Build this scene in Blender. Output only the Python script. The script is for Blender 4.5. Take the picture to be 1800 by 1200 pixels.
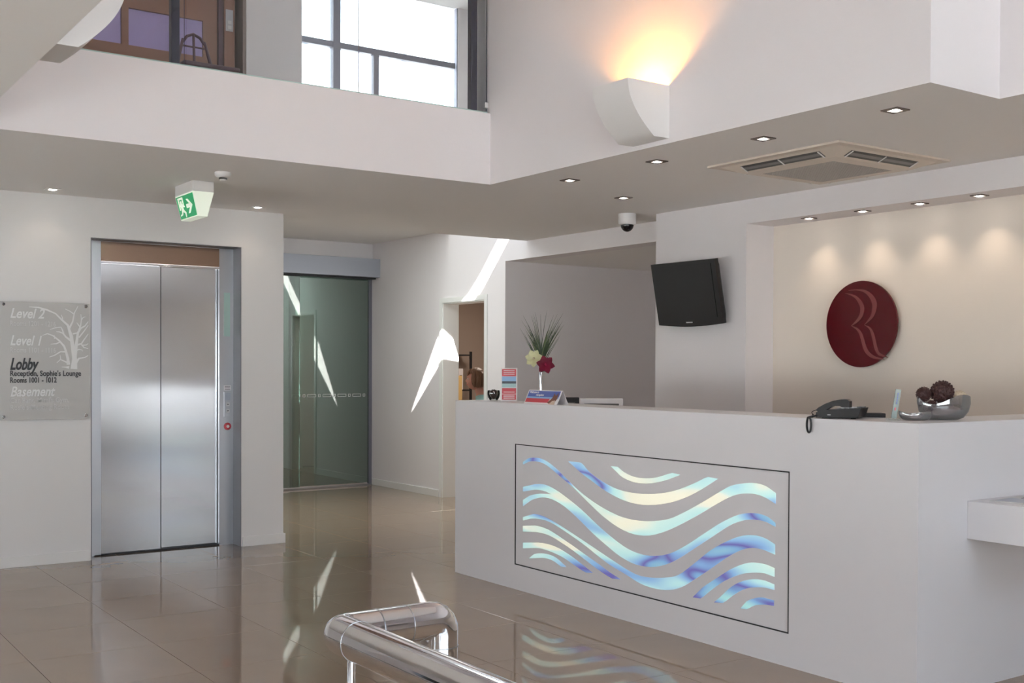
import bpy, bmesh, math, random
from mathutils import Vector, Matrix, Euler
from mathutils.geometry import tessellate_polygon
random.seed(7)
for o in list(bpy.data.objects): bpy.data.objects.remove(o)
S = bpy.context.scene
COL = S.collection
PI = math.pi
# ------------------------------------------------------------------ camera
H = 1.45
R_ = Vector((0.81964, -0.57286, 0.00381)).normalized()
U_ = Vector((0.0046, 0.01324, 0.9999)).normalized()
F_ = U_.cross(R_).normalized()
FPX, SX, SY = 1997.05, 8.10, 69.94
cd = bpy.data.cameras.new('camera'); cam = bpy.data.objects.new('camera', cd); COL.objects.link(cam)
cam.matrix_world = Matrix(((R_.x, U_.x, -F_.x, 0), (R_.y, U_.y, -F_.y, 0), (R_.z, U_.z, -F_.z, H), (0, 0, 0, 1)))
cd.sensor_width = 36; cd.lens = FPX * 36 / 1800; cd.shift_x = -SX / 1800; cd.shift_y = SY / 1800
cd.clip_start = 0.05; cd.clip_end = 200
S.camera = cam
def at(u, v, ax, val):                       # a pixel measured in the photo -> the point on a known plane of the room
    d = F_ + R_ * ((u - 900 - SX) / FPX) - U_ * ((v - 600 - SY) / FPX)
    i = 'xyz'.index(ax); o = Vector((0, 0, H)); return o + d * ((val - o[i]) / d[i])
# ------------------------------------------------------------------ world, sun, lights
W = bpy.data.worlds.new('sky'); S.world = W; W.use_nodes = True
nt = W.node_tree; nt.nodes.clear()
wo = nt.nodes.new('ShaderNodeOutputWorld'); bg = nt.nodes.new('ShaderNodeBackground')
tc = nt.nodes.new('ShaderNodeTexCoord'); sp = nt.nodes.new('ShaderNodeSeparateXYZ'); rp = nt.nodes.new('ShaderNodeValToRGB')
rp.color_ramp.elements[0].position = 0.0; rp.color_ramp.elements[0].color = (.95, .98, 1, 1)
rp.color_ramp.elements[1].position = 0.7; rp.color_ramp.elements[1].color = (.55, .74, 1, 1)
nt.links.new(tc.outputs['Generated'], sp.inputs[0]); nt.links.new(sp.outputs['Z'], rp.inputs[0])
nt.links.new(rp.outputs[0], bg.inputs[0]); nt.links.new(bg.outputs[0], wo.inputs[0])
bg.inputs[1].default_value = 4.0
def light(name, kind, loc, energy, color, **k):
    l = bpy.data.lights.new(name, kind); l.energy = energy; l.color = color
    rot = k.pop('rot', None); direc = k.pop('dir', None); portal = k.pop('portal', False)
    for a, b in k.items(): setattr(l, a, b)
    o = bpy.data.objects.new(name, l); COL.objects.link(o); o.location = loc
    if direc is not None: o.rotation_euler = Vector(direc).to_track_quat('-Z', 'Y').to_euler()
    if portal: l.cycles.is_portal = True
    return o
light('sun', 'SUN', (6, 5, 9), 30.0, (1, .97, .92), dir=(.355, 1.0145, -1), angle=math.radians(.25))
light('corridor_sky_fill', 'AREA', (5.4, 9.85, 5.9), 36, (.93, 1, .97), dir=(0, 0, -1), shape='RECTANGLE', size=2.2, size_y=1.3)  # area lamp added under the closed roof in place of skylight
light('corridor_wall_fill', 'AREA', (4.6, 10.0, 3.0), 19, (.93, 1, .95), dir=(.1, .25, -1), shape='RECTANGLE', size=1.0, size_y=1.0)  # added fill lamp out of sight, brightens the corridor wall
light('behind_glass_fill', 'AREA', (5.4, 14.6, 2.9), 14, (.95, 1, .97), dir=(0, 0, -1), shape='RECTANGLE', size=1.2, size_y=.3)  # added fill behind the glass doors, brightens what shows through them
light('side_portal', 'AREA', (-2.98, 3.7, .77), 1, (1, 1, 1), dir=(1, 0, 0), shape='RECTANGLE', size=8.6, size_y=.95, portal=True)
light('facade_portal', 'AREA', (.4, -3.98, 1.4), 1, (1, 1, 1), dir=(0, 1, 0), shape='RECTANGLE', size=6.8, size_y=2.1, portal=True)
light('facade_upper_portal', 'AREA', (2.6, -3.98, 4.1), 1, (1, 1, 1), dir=(0, 1, 0), shape='RECTANGLE', size=3.0, size_y=2.0, portal=True)
light('upper_window_portal', 'AREA', (6.35, 12.3, 4.7), 1, (1, 1, 1), dir=(0, -1, 0), shape='RECTANGLE', size=2.7, size_y=2.8, portal=True)
S.view_settings.view_transform = 'Standard'; S.view_settings.look = 'None'
S.view_settings.gamma = 1; S.view_settings.use_curve_mapping = False
S.view_settings.exposure = .96
cy = S.cycles
cy.use_denoising = True; cy.max_bounces = 12; cy.diffuse_bounces = 7; cy.glossy_bounces = 5
cy.transparent_max_bounces = 12; cy.transmission_bounces = 6; cy.sample_clamp_indirect = 6; cy.caustics_reflective = False; cy.caustics_refractive = False
# ------------------------------------------------------------------ materials
def mat(name, col, rough=.5, metal=0, spec=.5, noise=None, bump=None, emit=None, aniso=0, coat=0):
    m = bpy.data.materials.new(name); m.use_nodes = True; n = m.node_tree.nodes; L = m.node_tree.links
    b = n['Principled BSDF']
    b.inputs['Base Color'].default_value = (*col, 1); b.inputs['Roughness'].default_value = rough
    b.inputs['Metallic'].default_value = metal; b.inputs['Specular IOR Level'].default_value = spec
    b.inputs['Anisotropic'].default_value = aniso; b.inputs['Coat Weight'].default_value = coat
    if noise:
        col2, scale, stretch = noise
        t = n.new('ShaderNodeTexCoord'); mp = n.new('ShaderNodeMapping'); mp.inputs['Scale'].default_value = stretch
        nz = n.new('ShaderNodeTexNoise'); nz.inputs['Scale'].default_value = scale; nz.inputs['Detail'].default_value = 5
        mx = n.new('ShaderNodeMix'); mx.data_type = 'RGBA'
        mx.inputs[6].default_value = (*col, 1); mx.inputs[7].default_value = (*col2, 1)
        L.new(t.outputs['Object'], mp.inputs[0]); L.new(mp.outputs[0], nz.inputs[0]); L.new(nz.outputs[0], mx.inputs[0])
        L.new(mx.outputs[2], b.inputs['Base Color'])
    if bump:
        sc, st, stretch = bump
        t = n.new('ShaderNodeTexCoord'); mp = n.new('ShaderNodeMapping'); mp.inputs['Scale'].default_value = stretch
        nz = n.new('ShaderNodeTexNoise'); nz.inputs['Scale'].default_value = sc; nz.inputs['Detail'].default_value = 3
        bp = n.new('ShaderNodeBump'); bp.inputs['Strength'].default_value = st; bp.inputs['Distance'].default_value = .01
        L.new(t.outputs['Object'], mp.inputs[0]); L.new(mp.outputs[0], nz.inputs[0]); L.new(nz.outputs[0], bp.inputs['Height'])
        L.new(bp.outputs[0], b.inputs['Normal'])
    if emit:
        b.inputs['Emission Color'].default_value = (*emit[0], 1); b.inputs['Emission Strength'].default_value = emit[1]
    return m
def glassmat(name, tint, refl=.1, rough=0.0):     # thin pane: tinted see-through plus mirror reflection that grows at grazing angles
    m = bpy.data.materials.new(name); m.use_nodes = True; n = m.node_tree.nodes; L = m.node_tree.links; n.clear()
    o = n.new('ShaderNodeOutputMaterial'); mx = n.new('ShaderNodeMixShader'); t = n.new('ShaderNodeBsdfTransparent'); g = n.new('ShaderNodeBsdfGlossy')
    lw = n.new('ShaderNodeFresnel'); lw.inputs[0].default_value = 1.5; ad = n.new('ShaderNodeMath'); ad.operation = 'ADD'; ad.inputs[1].default_value = refl
    ad.use_clamp = True
    t.inputs[0].default_value = (*tint, 1); g.inputs['Roughness'].default_value = rough; g.inputs[0].default_value = (.9, .95, .93, 1)
    L.new(lw.outputs[0], ad.inputs[0]); L.new(ad.outputs[0], mx.inputs[0]); L.new(t.outputs[0], mx.inputs[1]); L.new(g.outputs[0], mx.inputs[2]); L.new(mx.outputs[0], o.inputs[0])
    return m
M = {}
M['wall'] = mat('wall_paint', (.82, .785, .795), .75, spec=.2, noise=((.81, .775, .785), 1.5, (1, 1, 1)), bump=(60, .05, (1, 1, 1)))
M['wall_satin'] = mat('wall_paint_satin', (.80, .785, .78), .38, spec=.3, noise=((.78, .765, .76), 1.5, (1, 1, 1)), bump=(2.2, .08, (1, 1, 1)))
M['ceil'] = mat('ceiling_paint', (.87, .85, .835), .85, spec=.15)
M['warmwall'] = mat('niche_paint', (.78, .71, .64), .7, spec=.2)
M['base'] = mat('baseboard_gloss', (.80, .79, .78), .35, spec=.4)
M['tile'] = mat('polished_porcelain', (.31, .225, .155), .035, spec=.65, noise=((.35, .26, .185), 3, (1, 1, 1)))
M['grout'] = mat('grout', (.22, .18, .15), .8)
M['pave'] = mat('paving', (.68, .66, .62), .9, noise=((.74, .72, .68), .6, (1, 1, 1)))
M['steel'] = mat('brushed_steel', (.72, .73, .755), .14, 1, noise=((.64, .65, .67), 30, (30, 30, .3)), bump=(1.3, .05, (1, 1, 1.6)), aniso=.9)
_n = M['steel'].node_tree.nodes; _t = _n.new('ShaderNodeTangent'); _t.direction_type = 'RADIAL'; _t.axis = 'Z'; M['steel'].node_tree.links.new(_t.outputs[0], _n['Principled BSDF'].inputs['Tangent'])
M['steel_side'] = mat('brushed_steel_frame', (.50, .51, .54), .30, 1)
M['liner'] = mat('steel_liner', (.24, .235, .25), .45, .6)
M['bronze'] = mat('bronze_panel', (.36, .25, .185), .22, 1)
M['chrome'] = mat('polished_chrome', (.82, .82, .84), .045, 1)
M['black'] = mat('black_gloss', (.008, .008, .010), .25)
M['blackm'] = mat('black_matt', (.015, .014, .016), .55)
M['phone'] = mat('phone_plastic', (.012, .010, .011), .38, spec=.25)
M['dark'] = mat('dark_gap', (.03, .03, .035), .6)
M['stone'] = mat('white_composite_stone', (.76, .745, .765), .32, spec=.35, noise=((.72, .705, .725), 1.2, (1, .3, 1)))
M['stonetop'] = M['stone']
M['header'] = mat('grey_metal_header', (.42, .45, .52), .35, .3)
M['trimw'] = mat('white_gloss_trim', (.82, .82, .80), .3)
M['plastic'] = mat('white_plastic', (.78, .76, .75), .4)
M['acgrey'] = mat('cream_plastic', (.66, .58, .50), .45)
M['acvane'] = mat('vane_grey', (.22, .21, .20), .5)
M['acmesh'] = mat('grille_grey', (.40, .37, .34), .5)
M['slot'] = mat('vent_dark', (.10, .095, .09), .6)
M['green'] = mat('exit_green', (.0, .26, .09), .35, emit=((.0, .35, .12), .25))
M['signw'] = mat('exit_white', (.80, .86, .74), .4, emit=((.9, 1, .8), .25))
M['diff'] = mat('exit_diffuser', (.80, .84, .74), .4, emit=((.9, 1, .8), .18))
M['lamp'] = mat('lamp_lens', (1, 1, 1), .4, emit=((1, .93, .85), 14))
M['hal'] = mat('halogen_tube', (1, .8, .5), .4, emit=((1, .52, .16), 60))
M['plate'] = mat('frosted_sign_plate', (.52, .51, .50), .35, spec=.4)
M['letw'] = mat('etched_white', (.80, .80, .80), .5)
M['letg'] = mat('etched_faint', (.64, .635, .63), .5)
M['letb'] = mat('black_lettering', (.03, .03, .035), .5)
M['glass'] = glassmat('green_door_glass', (.36, .47, .43), .16)
M['gedge'] = mat('glass_edge', (.45, .62, .58), .15, spec=.8)
M['wglass'] = glassmat('window_glass', (.97, .98, .98), .0)
M['bglass'] = glassmat('balustrade_glass', (.97, .98, .98), .0)
M['frame'] = mat('window_frame', (.16, .16, .20), .4)  # grey lightened for the glare on the upper window's bars
M['post'] = mat('dark_post', (.022, .018, .05), .35)
M['red'] = mat('red_glass', (.085, .002, .006), .12, spec=.35)
M['redl'] = mat('etched_rose', (.21, .05, .05), .4, spec=.3)
M['brown'] = mat('bronze_brown', (.26, .14, .10), .35, .2, noise=((.29, .16, .115), 3, (1, 1, .3)))
M['lav_reflect'] = mat('lavender_reflection', (.44, .38, .70), .10, .2, noise=((.48, .42, .72), 2, (1, 1, 1)))
M['dbrown'] = mat('dark_brown', (.09, .045, .06), .4)
M['cglass'] = glassmat('clear_glass', (.97, .98, .975), .02)
M['woven'] = mat('dark_woven', (.055, .018, .016), .6, bump=(45, 1.0, (1, 1, 1)))
M['cream'] = mat('cream_woven', (.62, .52, .38), .7, bump=(60, 1.0, (1, 1, 1)))
M['paper'] = mat('white_paper', (.78, .75, .76), .6)
M['pred'] = mat('print_red', (.55, .06, .08), .45)
M['pblue'] = mat('print_blue', (.09, .13, .40), .45)
M['psky'] = mat('print_sky', (.25, .42, .66), .45)
M['psea'] = mat('print_sea', (.38, .55, .56), .45)
M['pdark'] = mat('print_dark', (.08, .09, .11), .5)
M['pbrown'] = mat('print_brown', (.20, .08, .05), .5)
M['psand'] = mat('print_sand', (.60, .48, .38), .5)
M['trimd'] = mat('dark_trim', (.12, .09, .075), .4)
M['skin'] = mat('skin', (.42, .22, .17), .5)
M['hair'] = mat('brown_hair', (.115, .060, .035), .5, noise=((.20, .115, .065), 14, (1, 1, .3)), bump=(50, .8, (1, 1, .2)))
M['teal'] = mat('teal_cloth', (.22, .42, .42), .8)
M['trouser'] = mat('dark_cloth', (.04, .045, .06), .8)
M['office'] = mat('office_wall', (.36, .29, .245), .8)
M['wood'] = mat('light_wood', (.55, .38, .16), .5, noise=((.48, .32, .13), 6, (1, 1, .2)))
M['leaf'] = mat('dark_leaf', (.030, .055, .028), .5)
M['leaf2'] = mat('pale_leaf', (.16, .20, .09), .5)
M['petal_c'] = mat('cream_petal', (.86, .85, .60), .5)
M['petal_r'] = mat('crimson_petal', (.28, .006, .045), .45)
M['reveal'] = mat('brown_reveal_paint', (.25, .2, .18), .7)  # one even grey-brown for the landing lift's side reveal
def sheer(name, col, see, rough=.5):
    m = bpy.data.materials.new(name); m.use_nodes = True; n = m.node_tree.nodes; L = m.node_tree.links; n.clear()
    o = n.new('ShaderNodeOutputMaterial'); mx = n.new('ShaderNodeMixShader'); t = n.new('ShaderNodeBsdfTransparent'); g = n.new('ShaderNodeBsdfTranslucent'); d = n.new('ShaderNodeBsdfDiffuse'); m2 = n.new('ShaderNodeMixShader')
    g.inputs[0].default_value = (*col, 1); d.inputs[0].default_value = (*col, 1); mx.inputs[0].default_value = 1 - see
    L.new(g.outputs[0], m2.inputs[1]); L.new(d.outputs[0], m2.inputs[2]); L.new(t.outputs[0], mx.inputs[1]); L.new(m2.outputs[0], mx.inputs[2]); L.new(mx.outputs[0], o.inputs[0])
    return m
M['refl_sheer'] = sheer('reflection_sheer', (.62, .68, .76), .72)
M['glare_bar'] = sheer('glare_pale_bar', (.85, .95, .97), .45)  # bars made pale and see-through to carry the window glare
def iridescent():
    m = bpy.data.materials.new('iridescent_backlit_glass'); m.use_nodes = True; n = m.node_tree.nodes; L = m.node_tree.links
    b = n['Principled BSDF']; t = n.new('ShaderNodeTexCoord'); mp = n.new('ShaderNodeMapping'); mp.inputs['Location'].default_value = (0, .3, .2)
    mp.inputs['Rotation'].default_value = (math.radians(38), 0, 0); mp.inputs['Scale'].default_value = (1, .65, 2.6)
    nz = n.new('ShaderNodeTexNoise'); nz.inputs['Scale'].default_value = 1.5; nz.inputs['Detail'].default_value = 1.2; nz.inputs['Distortion'].default_value = .6
    r = n.new('ShaderNodeValToRGB'); e = r.color_ramp.elements
    e[0].position = .0; e[0].color = (.42, .72, .78, 1); e[1].position = 1; e[1].color = (.50, .75, .60, 1)
    for p, c in ((.30, (.42, .74, .74)), (.37, (.22, .42, .66)), (.40, (.15, .12, .42)), (.44, (.25, .45, .72)), (.50, (.48, .76, .80)), (.56, (.62, .86, .80)), (.62, (.95, .92, .74)), (.69, (.93, .90, .72)), (.74, (.45, .74, .72)), (.80, (.18, .22, .52))):
        x = e.new(p); x.color = (*c, 1)
    L.new(t.outputs['Object'], mp.inputs[0]); L.new(mp.outputs[0], nz.inputs[0]); L.new(nz.outputs[0], r.inputs[0])
    L.new(r.outputs[0], b.inputs['Base Color']); L.new(r.outputs[0], b.inputs['Emission Color']); b.inputs['Emission Strength'].default_value = .24
    b.inputs['Roughness'].default_value = .3
    return m
M['irid'] = iridescent()
# ------------------------------------------------------------------ helpers
def bx(bm, x0, x1, y0, y1, z0, z1, bev=0):
    r = bmesh.ops.create_cube(bm, size=1)
    vs = r['verts']
    for v in vs:
        v.co = Vector(((x0 + x1) / 2 + v.co.x * (x1 - x0), (y0 + y1) / 2 + v.co.y * (y1 - y0), (z0 + z1) / 2 + v.co.z * (z1 - z0)))
    if bev:
        es = set(e for v in vs for e in v.link_edges)
        bmesh.ops.bevel(bm, geom=list(es), offset=bev, segments=2, affect='EDGES', profile=.5)
    return bm
def box(*a, bev=0): return bx(bmesh.new(), *a, bev=bev)
def boxes(*l):
    bm = bmesh.new()
    for a in l: bx(bm, *a)
    return bm
def obj(name, bm, m, parent=None, smooth=False, loc=None):
    me = bpy.data.meshes.new(name)
    if isinstance(bm, bmesh.types.BMesh):
        bmesh.ops.recalc_face_normals(bm, faces=bm.faces)
        bm.to_mesh(me); bm.free()
    else: me = bm
    if smooth:
        for p in me.polygons: p.use_smooth = True
        try: me.set_sharp_from_angle(angle=math.radians(40))
        except Exception: pass
    if not me.materials: me.materials.append(M[m] if isinstance(m, str) else m)
    o = bpy.data.objects.new(name, me); COL.objects.link(o)
    if parent is not None: o.parent = parent
    if loc is not None: o.location = loc
    return o
def struct(name, bm, m, label=None):
    o = obj(name, bm, m); o['kind'] = 'structure'; o['category'] = name.split('_')[0]; o['label'] = label or ''
    return o
def tag(o, label, cat, group=None, kind=None):
    o['label'] = label; o['category'] = cat
    if group: o['group'] = group
    if kind: o['kind'] = kind
    return o
def thing(name, label, cat, loc=(0, 0, 0), rotz=0, group=None):
    o = bpy.data.objects.new(name, None); COL.objects.link(o); o.location = loc; o.rotation_euler = (0, 0, rotz)
    o.empty_display_size = .1
    return tag(o, label, cat, group)
def lathe(prof, n=32, center=(0, 0, 0)):
    bm = bmesh.new(); rings = []
    for r, z in prof:
        if r < 1e-5: rings.append([bm.verts.new((center[0], center[1], center[2] + z))])
        else: rings.append([bm.verts.new((center[0] + r * math.cos(2 * PI * i / n), center[1] + r * math.sin(2 * PI * i / n), center[2] + z)) for i in range(n)])
    for a, b in zip(rings, rings[1:]):
        for i in range(n):
            j = (i + 1) % n
            if len(a) == 1 and len(b) == 1: continue
            if len(a) == 1: bm.faces.new((a[0], b[i], b[j]))
            elif len(b) == 1: bm.faces.new((a[i], a[j], b[0]))
            else: bm.faces.new((a[i], a[j], b[j], b[i]))
    return bm
def tube(bm, pts, r, n=16, cap=True, closed=False):
    pts = [Vector(p) for p in pts]; rings = []; N = len(pts)
    rs = r if isinstance(r, (list, tuple)) else [r] * N
    up = None
    for i, p in enumerate(pts):
        if closed: d = (pts[(i + 1) % N] - pts[i - 1]).normalized()
        elif i == 0: d = (pts[1] - p).normalized()
        elif i == N - 1: d = (p - pts[-2]).normalized()
        else: d = ((pts[i + 1] - p).normalized() + (p - pts[i - 1]).normalized()).normalized()
        if up is None:
            up = Vector((0, 0, 1)) if abs(d.z) < .9 else Vector((1, 0, 0))
        s = d.cross(up).normalized(); up = s.cross(d).normalized()
        k = 1
        rings.append([bm.verts.new(p + (s * math.cos(2 * PI * j / n) + up * math.sin(2 * PI * j / n)) * rs[i] * k) for j in range(n)])
    prs = list(zip(rings, rings[1:])) + ([(rings[-1], rings[0])] if closed else [])
    for a, b in prs:
        for j in range(n):
            k = (j + 1) % n; bm.faces.new((a[j], a[k], b[k], b[j]))
    if cap and not closed:
        bm.faces.new(rings[0][::-1]); bm.faces.new(rings[-1])
    return bm
def mk_tube(pts, r, n=16, **k): return tube(bmesh.new(), pts, r, n, **k)
def prism(bm, pts3, off):
    """flat polygon (3D points, may be concave) pushed by vector off"""
    pts3 = [Vector(p) for p in pts3]; off = Vector(off)
    tris = tessellate_polygon([pts3])
    a = [bm.verts.new(p) for p in pts3]; b = [bm.verts.new(p + off) for p in pts3]
    for t in tris:
        try: bm.faces.new([a[i] for i in t]); bm.faces.new([b[i] for i in reversed(t)])
        except ValueError: pass
    n = len(a)
    for i in range(n):
        j = (i + 1) % n; bm.faces.new((a[i], a[j], b[j], b[i]))
    return bm
def ribbon(bm, L_, R2, off):
    off = Vector(off); n = len(L_)
    a = [bm.verts.new(p) for p in L_]; b = [bm.verts.new(p) for p in R2]; c = [bm.verts.new(p + off) for p in L_]; d = [bm.verts.new(p + off) for p in R2]
    for i in range(n - 1):
        bm.faces.new((a[i], a[i + 1], b[i + 1], b[i])); bm.faces.new((d[i], d[i + 1], c[i + 1], c[i]))
        bm.faces.new((a[i + 1], a[i], c[i], c[i + 1])); bm.faces.new((b[i], b[i + 1], d[i + 1], d[i]))
    bm.faces.new((a[0], b[0], d[0], c[0])); bm.faces.new((b[-1], a[-1], c[-1], d[-1]))
def ico(bm, c, r, sub=2, scale=(1, 1, 1)):
    res = bmesh.ops.create_icosphere(bm, subdivisions=sub, radius=r)
    for v in res['verts']: v.co = Vector((v.co.x * scale[0], v.co.y * scale[1], v.co.z * scale[2])) + Vector(c)
    return bm
def text(name, body, size, m, parent, origin, xdir, ydir, depth=.0015, shear=0, bold=0, width=None):
    c = bpy.data.curves.new(name, 'FONT'); c.body = body; c.size = size; c.extrude = depth; c.shear = shear; c.offset = bold; c.resolution_u = 3
    t = bpy.data.objects.new(name, c); COL.objects.link(t)
    bpy.context.view_layer.update()
    me = bpy.data.meshes.new_from_object(t.evaluated_get(bpy.context.evaluated_depsgraph_get()))
    bpy.data.objects.remove(t)
    x = Vector(xdir).normalized(); y = Vector(ydir).normalized(); z = x.cross(y)
    w = max((v.co.x for v in me.vertices), default=1)
    s = (width / w) if width else 1
    for v in me.vertices:
        v.co = Vector(origin) + x * v.co.x * s + y * v.co.y + z * v.co.z
    me.materials.clear()
    return obj(name, me, m, parent)
def copy_tree(o, parent=None):
    c = o.copy(); COL.objects.link(c)
    if parent is not None: c.parent = parent
    for ch in o.children: copy_tree(ch, c)
    return c
# ------------------------------------------------------------------ room dimensions (metres)
YL, YB, XS, YS2, XJ, XT, YT, XD, YR, YG = 8.679, 6.438, 4.275, 3.010, 4.791, 6.179, 6.884, 6.484, 9.482, 12.338
ZC, ZB, XL, ZN, ZH, ZK, XW = 2.679, 3.160, 3.747, 2.502, 2.508, 2.921, 1.056
TOP = 6.0
# ---- floor with its tiles
fl = struct('floor', box(-3.2, 9.2, -4.2, 17, -.15, -.012), 'grout', 'polished beige tile floor of the lobby')
TS = .615; G = .0011
tilemesh = None; far = bmesh.new(); nt_ = 0
cells = []
for i in range(-9, 13):
    for j in range(-17, 19):
        x0 = 1.835 + i * TS; y0 = 5.885 + j * .64
        if x0 > 9.2 or x0 + TS < -3.2 or y0 < -4.2 or y0 > 17: continue
        cx, cy_ = x0 + TS / 2, y0 + .32
        d = Vector((cx, cy_, -H)); zc = d.dot(F_)
        u = 900 + SX + FPX * d.dot(R_) / zc if zc > .3 else -9999
        vis = zc > 2.2 and -150 < u < 1950 and not (4.8 < cx < 6 and 3.6 < cy_ < 6.4)
        cells.append((0 if vis else 1, zc, x0, y0))
cells.sort()
for k, (nv, zc, x0, y0) in enumerate(cells):
    if nv == 0 and nt_ < 285:
        if tilemesh is None:
            t = obj('tile', box(G, TS - G, G, .64 - G, -.012, 0, bev=.0008), 'tile', fl); tilemesh = t.data; t.location = (x0, y0, 0)
        else: t = obj('tile', tilemesh, 'tile', fl, loc=(x0, y0, 0))
        nt_ += 1
    else: bx(far, x0 + G, x0 + TS - G, y0 + G, y0 + .64 - G, -.012, 0)
ft = obj('tile_field', far, 'tile', fl); ft['kind'] = 'stuff'
# ---- outside ground, facade behind the camera
pv = struct('paving', boxes((-40, 30, -60, -4.2, -.3, -.1), (-40, -3.2, -4.2, 20, -.3, -.1)), 'pave', 'beige paving outside'); pv['category'] = 'paving'
struct('wall_front', boxes((-3.2, -3, -4.2, -4, 0, ZC), (3.8, 9.2, -4.2, -4, 0, 3.1), (4.1, 9.2, -4.2, -4, 3.1, TOP), (-3.2, 1.1, -4.2, -4, 3.1, TOP), (-3.2, 4.7, -4.2, -4, 2.46, 3.1),
        (-3, 3.8, -4.2, -4, 0, .35), (1.1, 4.1, -4.2, -4, 5.1, TOP)), 'wall', 'front wall with glazing behind the viewpoint')
w3 = struct('window_3', boxes(*[(x - .03, x + .03, -4.15, -4.05, .35, 2.46) for x in (-3, -1.3, .4, 2.1, 3.77)], (-3, 3.8, -4.15, -4.05, .35, .41), (-3, 3.8, -4.15, -4.05, 2.40, 2.46), (-3, 3.8, -4.14, -4.06, .98, 1.02)), 'frame', 'glazed lobby front')
obj('pane', box(-3, 3.8, -4.103, -4.097, .4, 2.42), 'wglass', w3)
w4 = struct('window_4', boxes(*[(x - .03, x + .03, -4.15, -4.05, 3.1, 5.1) for x in (1.13, 2.6, 4.07)], (1.1, 4.1, -4.15, -4.05, 4.2, 4.26)), 'frame', 'upper glazing of the void')
obj('pane', box(1.1, 4.1, -4.103, -4.097, 3.1, 5.1), 'wglass', w4)
w5 = struct('window_5', boxes(*[(-3.15, -3.05, y - .03, y + .03, .3, 1.25) for y in (-.57, 1.6, 3.7, 5.8, 7.97)], (-3.15, -3.05, -.6, 8.0, .3, .36), (-3.15, -3.05, -.6, 8.0, 1.19, 1.25)), 'frame', 'glazed left side of the lobby')
obj('pane', box(-3.103, -3.097, -.6, 8.0, .35, 1.22), 'wglass', w5)
bl = obj('reflection_screen', boxes((-2.95, 3.75, -3.97, -3.965, 1.90, 2.47)), 'refl_sheer', w3)  # unseen sheet added to shape what the lift doors reflect
# ---- lift wall
struct('wall_back', boxes((-3.2, 2.23, YL, YL + .3, 0, ZC), (3.39, XL, YL, YL + .3, 0, ZC), (2.23, 3.39, YL, YL + .3, 2.387, ZC), (XL - .2, XL, YL + .3, YG + .1, 0, ZK)), 'wall_satin', 'white wall around the lift')
struct('wall_upper_back', boxes((-3.2, 1.95, YL, YL + .3, ZC, TOP), (3.43, XL - .001, YL, YL + .25, ZC, TOP), (XL - .001, XL + .16, YL, YL + .25, ZB, TOP), (1.95, 3.43, YL + .25, YL + .4, ZC, TOP), (1.95, 3.43, YL, YL + .3, 5.0, TOP), (XL - .1, XL, YL + .25, YG, ZC + .3, TOP)), 'wall', 'upper floor wall round the landing lift')
# ---- low ceiling
def slab(l): return boxes(*l)
struct('ceiling', slab([(-3.2, XW - .15, -4.1, YB + .18, ZC, ZC + .06), (-3.2, XL, YB + .18, YL, ZC, ZC + .06), (XL, XT, YB + .18, 9.11, ZC, ZC + .06), (XT, XD, YT, 9.11, ZC, ZC + .06),
        (XS + .15, XT, YS2 + .15, YB + .18, ZC, ZC + .06), (XJ + .15, XT, -4.1, YS2 + .15, ZC, ZC + .06)]), 'ceil', 'low white ceiling under the gallery')
# corridor ceiling, left open behind the lip for the sun and the added lamps
bm = boxes((XL, XD, 10.55, YG + .15, ZK, ZK + .06), (XL, 4.4, 9.11, 10.55, ZK, ZK + .06), (3.4, 7.2, YG + .15, 17, ZK, ZK + .06), (XL, XD, 9.05, 9.11, ZC + .06, ZK + .1))
struct('ceiling_corridor', bm, 'ceil', 'raised ceiling of the corridor')
# gallery fascia and void walls
struct('wall_gallery', box(XW - .15, XS + .15, YB, YB + .18, ZC, ZB), 'wall', 'white fascia of the gallery edge')
struct('floor_gallery', box(XW - .2, XS, YB + .18, YL + .3, ZB - .06, ZB), 'grout', 'landing floor above')
struct('wall_sconce', boxes((XS, XS + .15, YS2 + .15, YB, ZC, TOP), (XS, XS + .15, YB, YB + .2, ZB, TOP), (XS, XJ + .15, YS2, YS2 + .15, ZC, TOP), (XJ, XJ + .15, -4.1, YS2, ZC, TOP)), 'wall', 'white wall of the void with the lit wall light')
struct('wall_left_void', boxes((XW - .15, XW, -4.1, YB, ZC, TOP), (XW - .15, XW, YB, YL, ZB, TOP)), 'wall', 'left wall of the void')
for o_ in list(COL.objects):                      # the soffit undersides of the void walls are painted like the ceiling
    if o_.name in ('wall_gallery', 'wall_sconce', 'wall_left_void'):
        o_.data.materials.append(M['ceil'])
        for p_ in o_.data.polygons:
            if p_.normal.z < -.9: p_.material_index = 1
struct('wall_left', boxes((-3.2, -3, -4.2, -.6, 0, ZC + .06), (-3.2, -3, 8.0, YL + .3, 0, ZC + .06), (-3.2, -3, -.6, 8.0, 1.25, ZC + .06), (-3.2, -3, -.6, 8.0, 0, .3)), 'wall', 'left lobby wall')
bm = boxes((-3.2, 9.4, -4.2, 5.70, TOP, TOP + .15), (-3.2, 4.6, 5.70, 6.7, TOP, TOP + .15), (5.5, 9.4, 5.70, 6.7, TOP, TOP + .15), (-3.2, 9.4, 6.7, YG + .2, TOP, TOP + .15),
            (-3.2, 9.4, -4.9, -4.2, TOP, TOP + .15), (-4, 6, -5.05, -4.2, 2.9, 3.0))  # unseen eaves and canopy added to hold back direct sun
chain_u = [(5.327, 6.31), (5.211, 6.30), (5.128, 6.335), (4.977, 6.50), (4.684, 6.23)]; chain_l = [(4.684, 6.2), (4.876, 6.14), (5.125, 6.10), (5.308, 5.76)]
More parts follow.
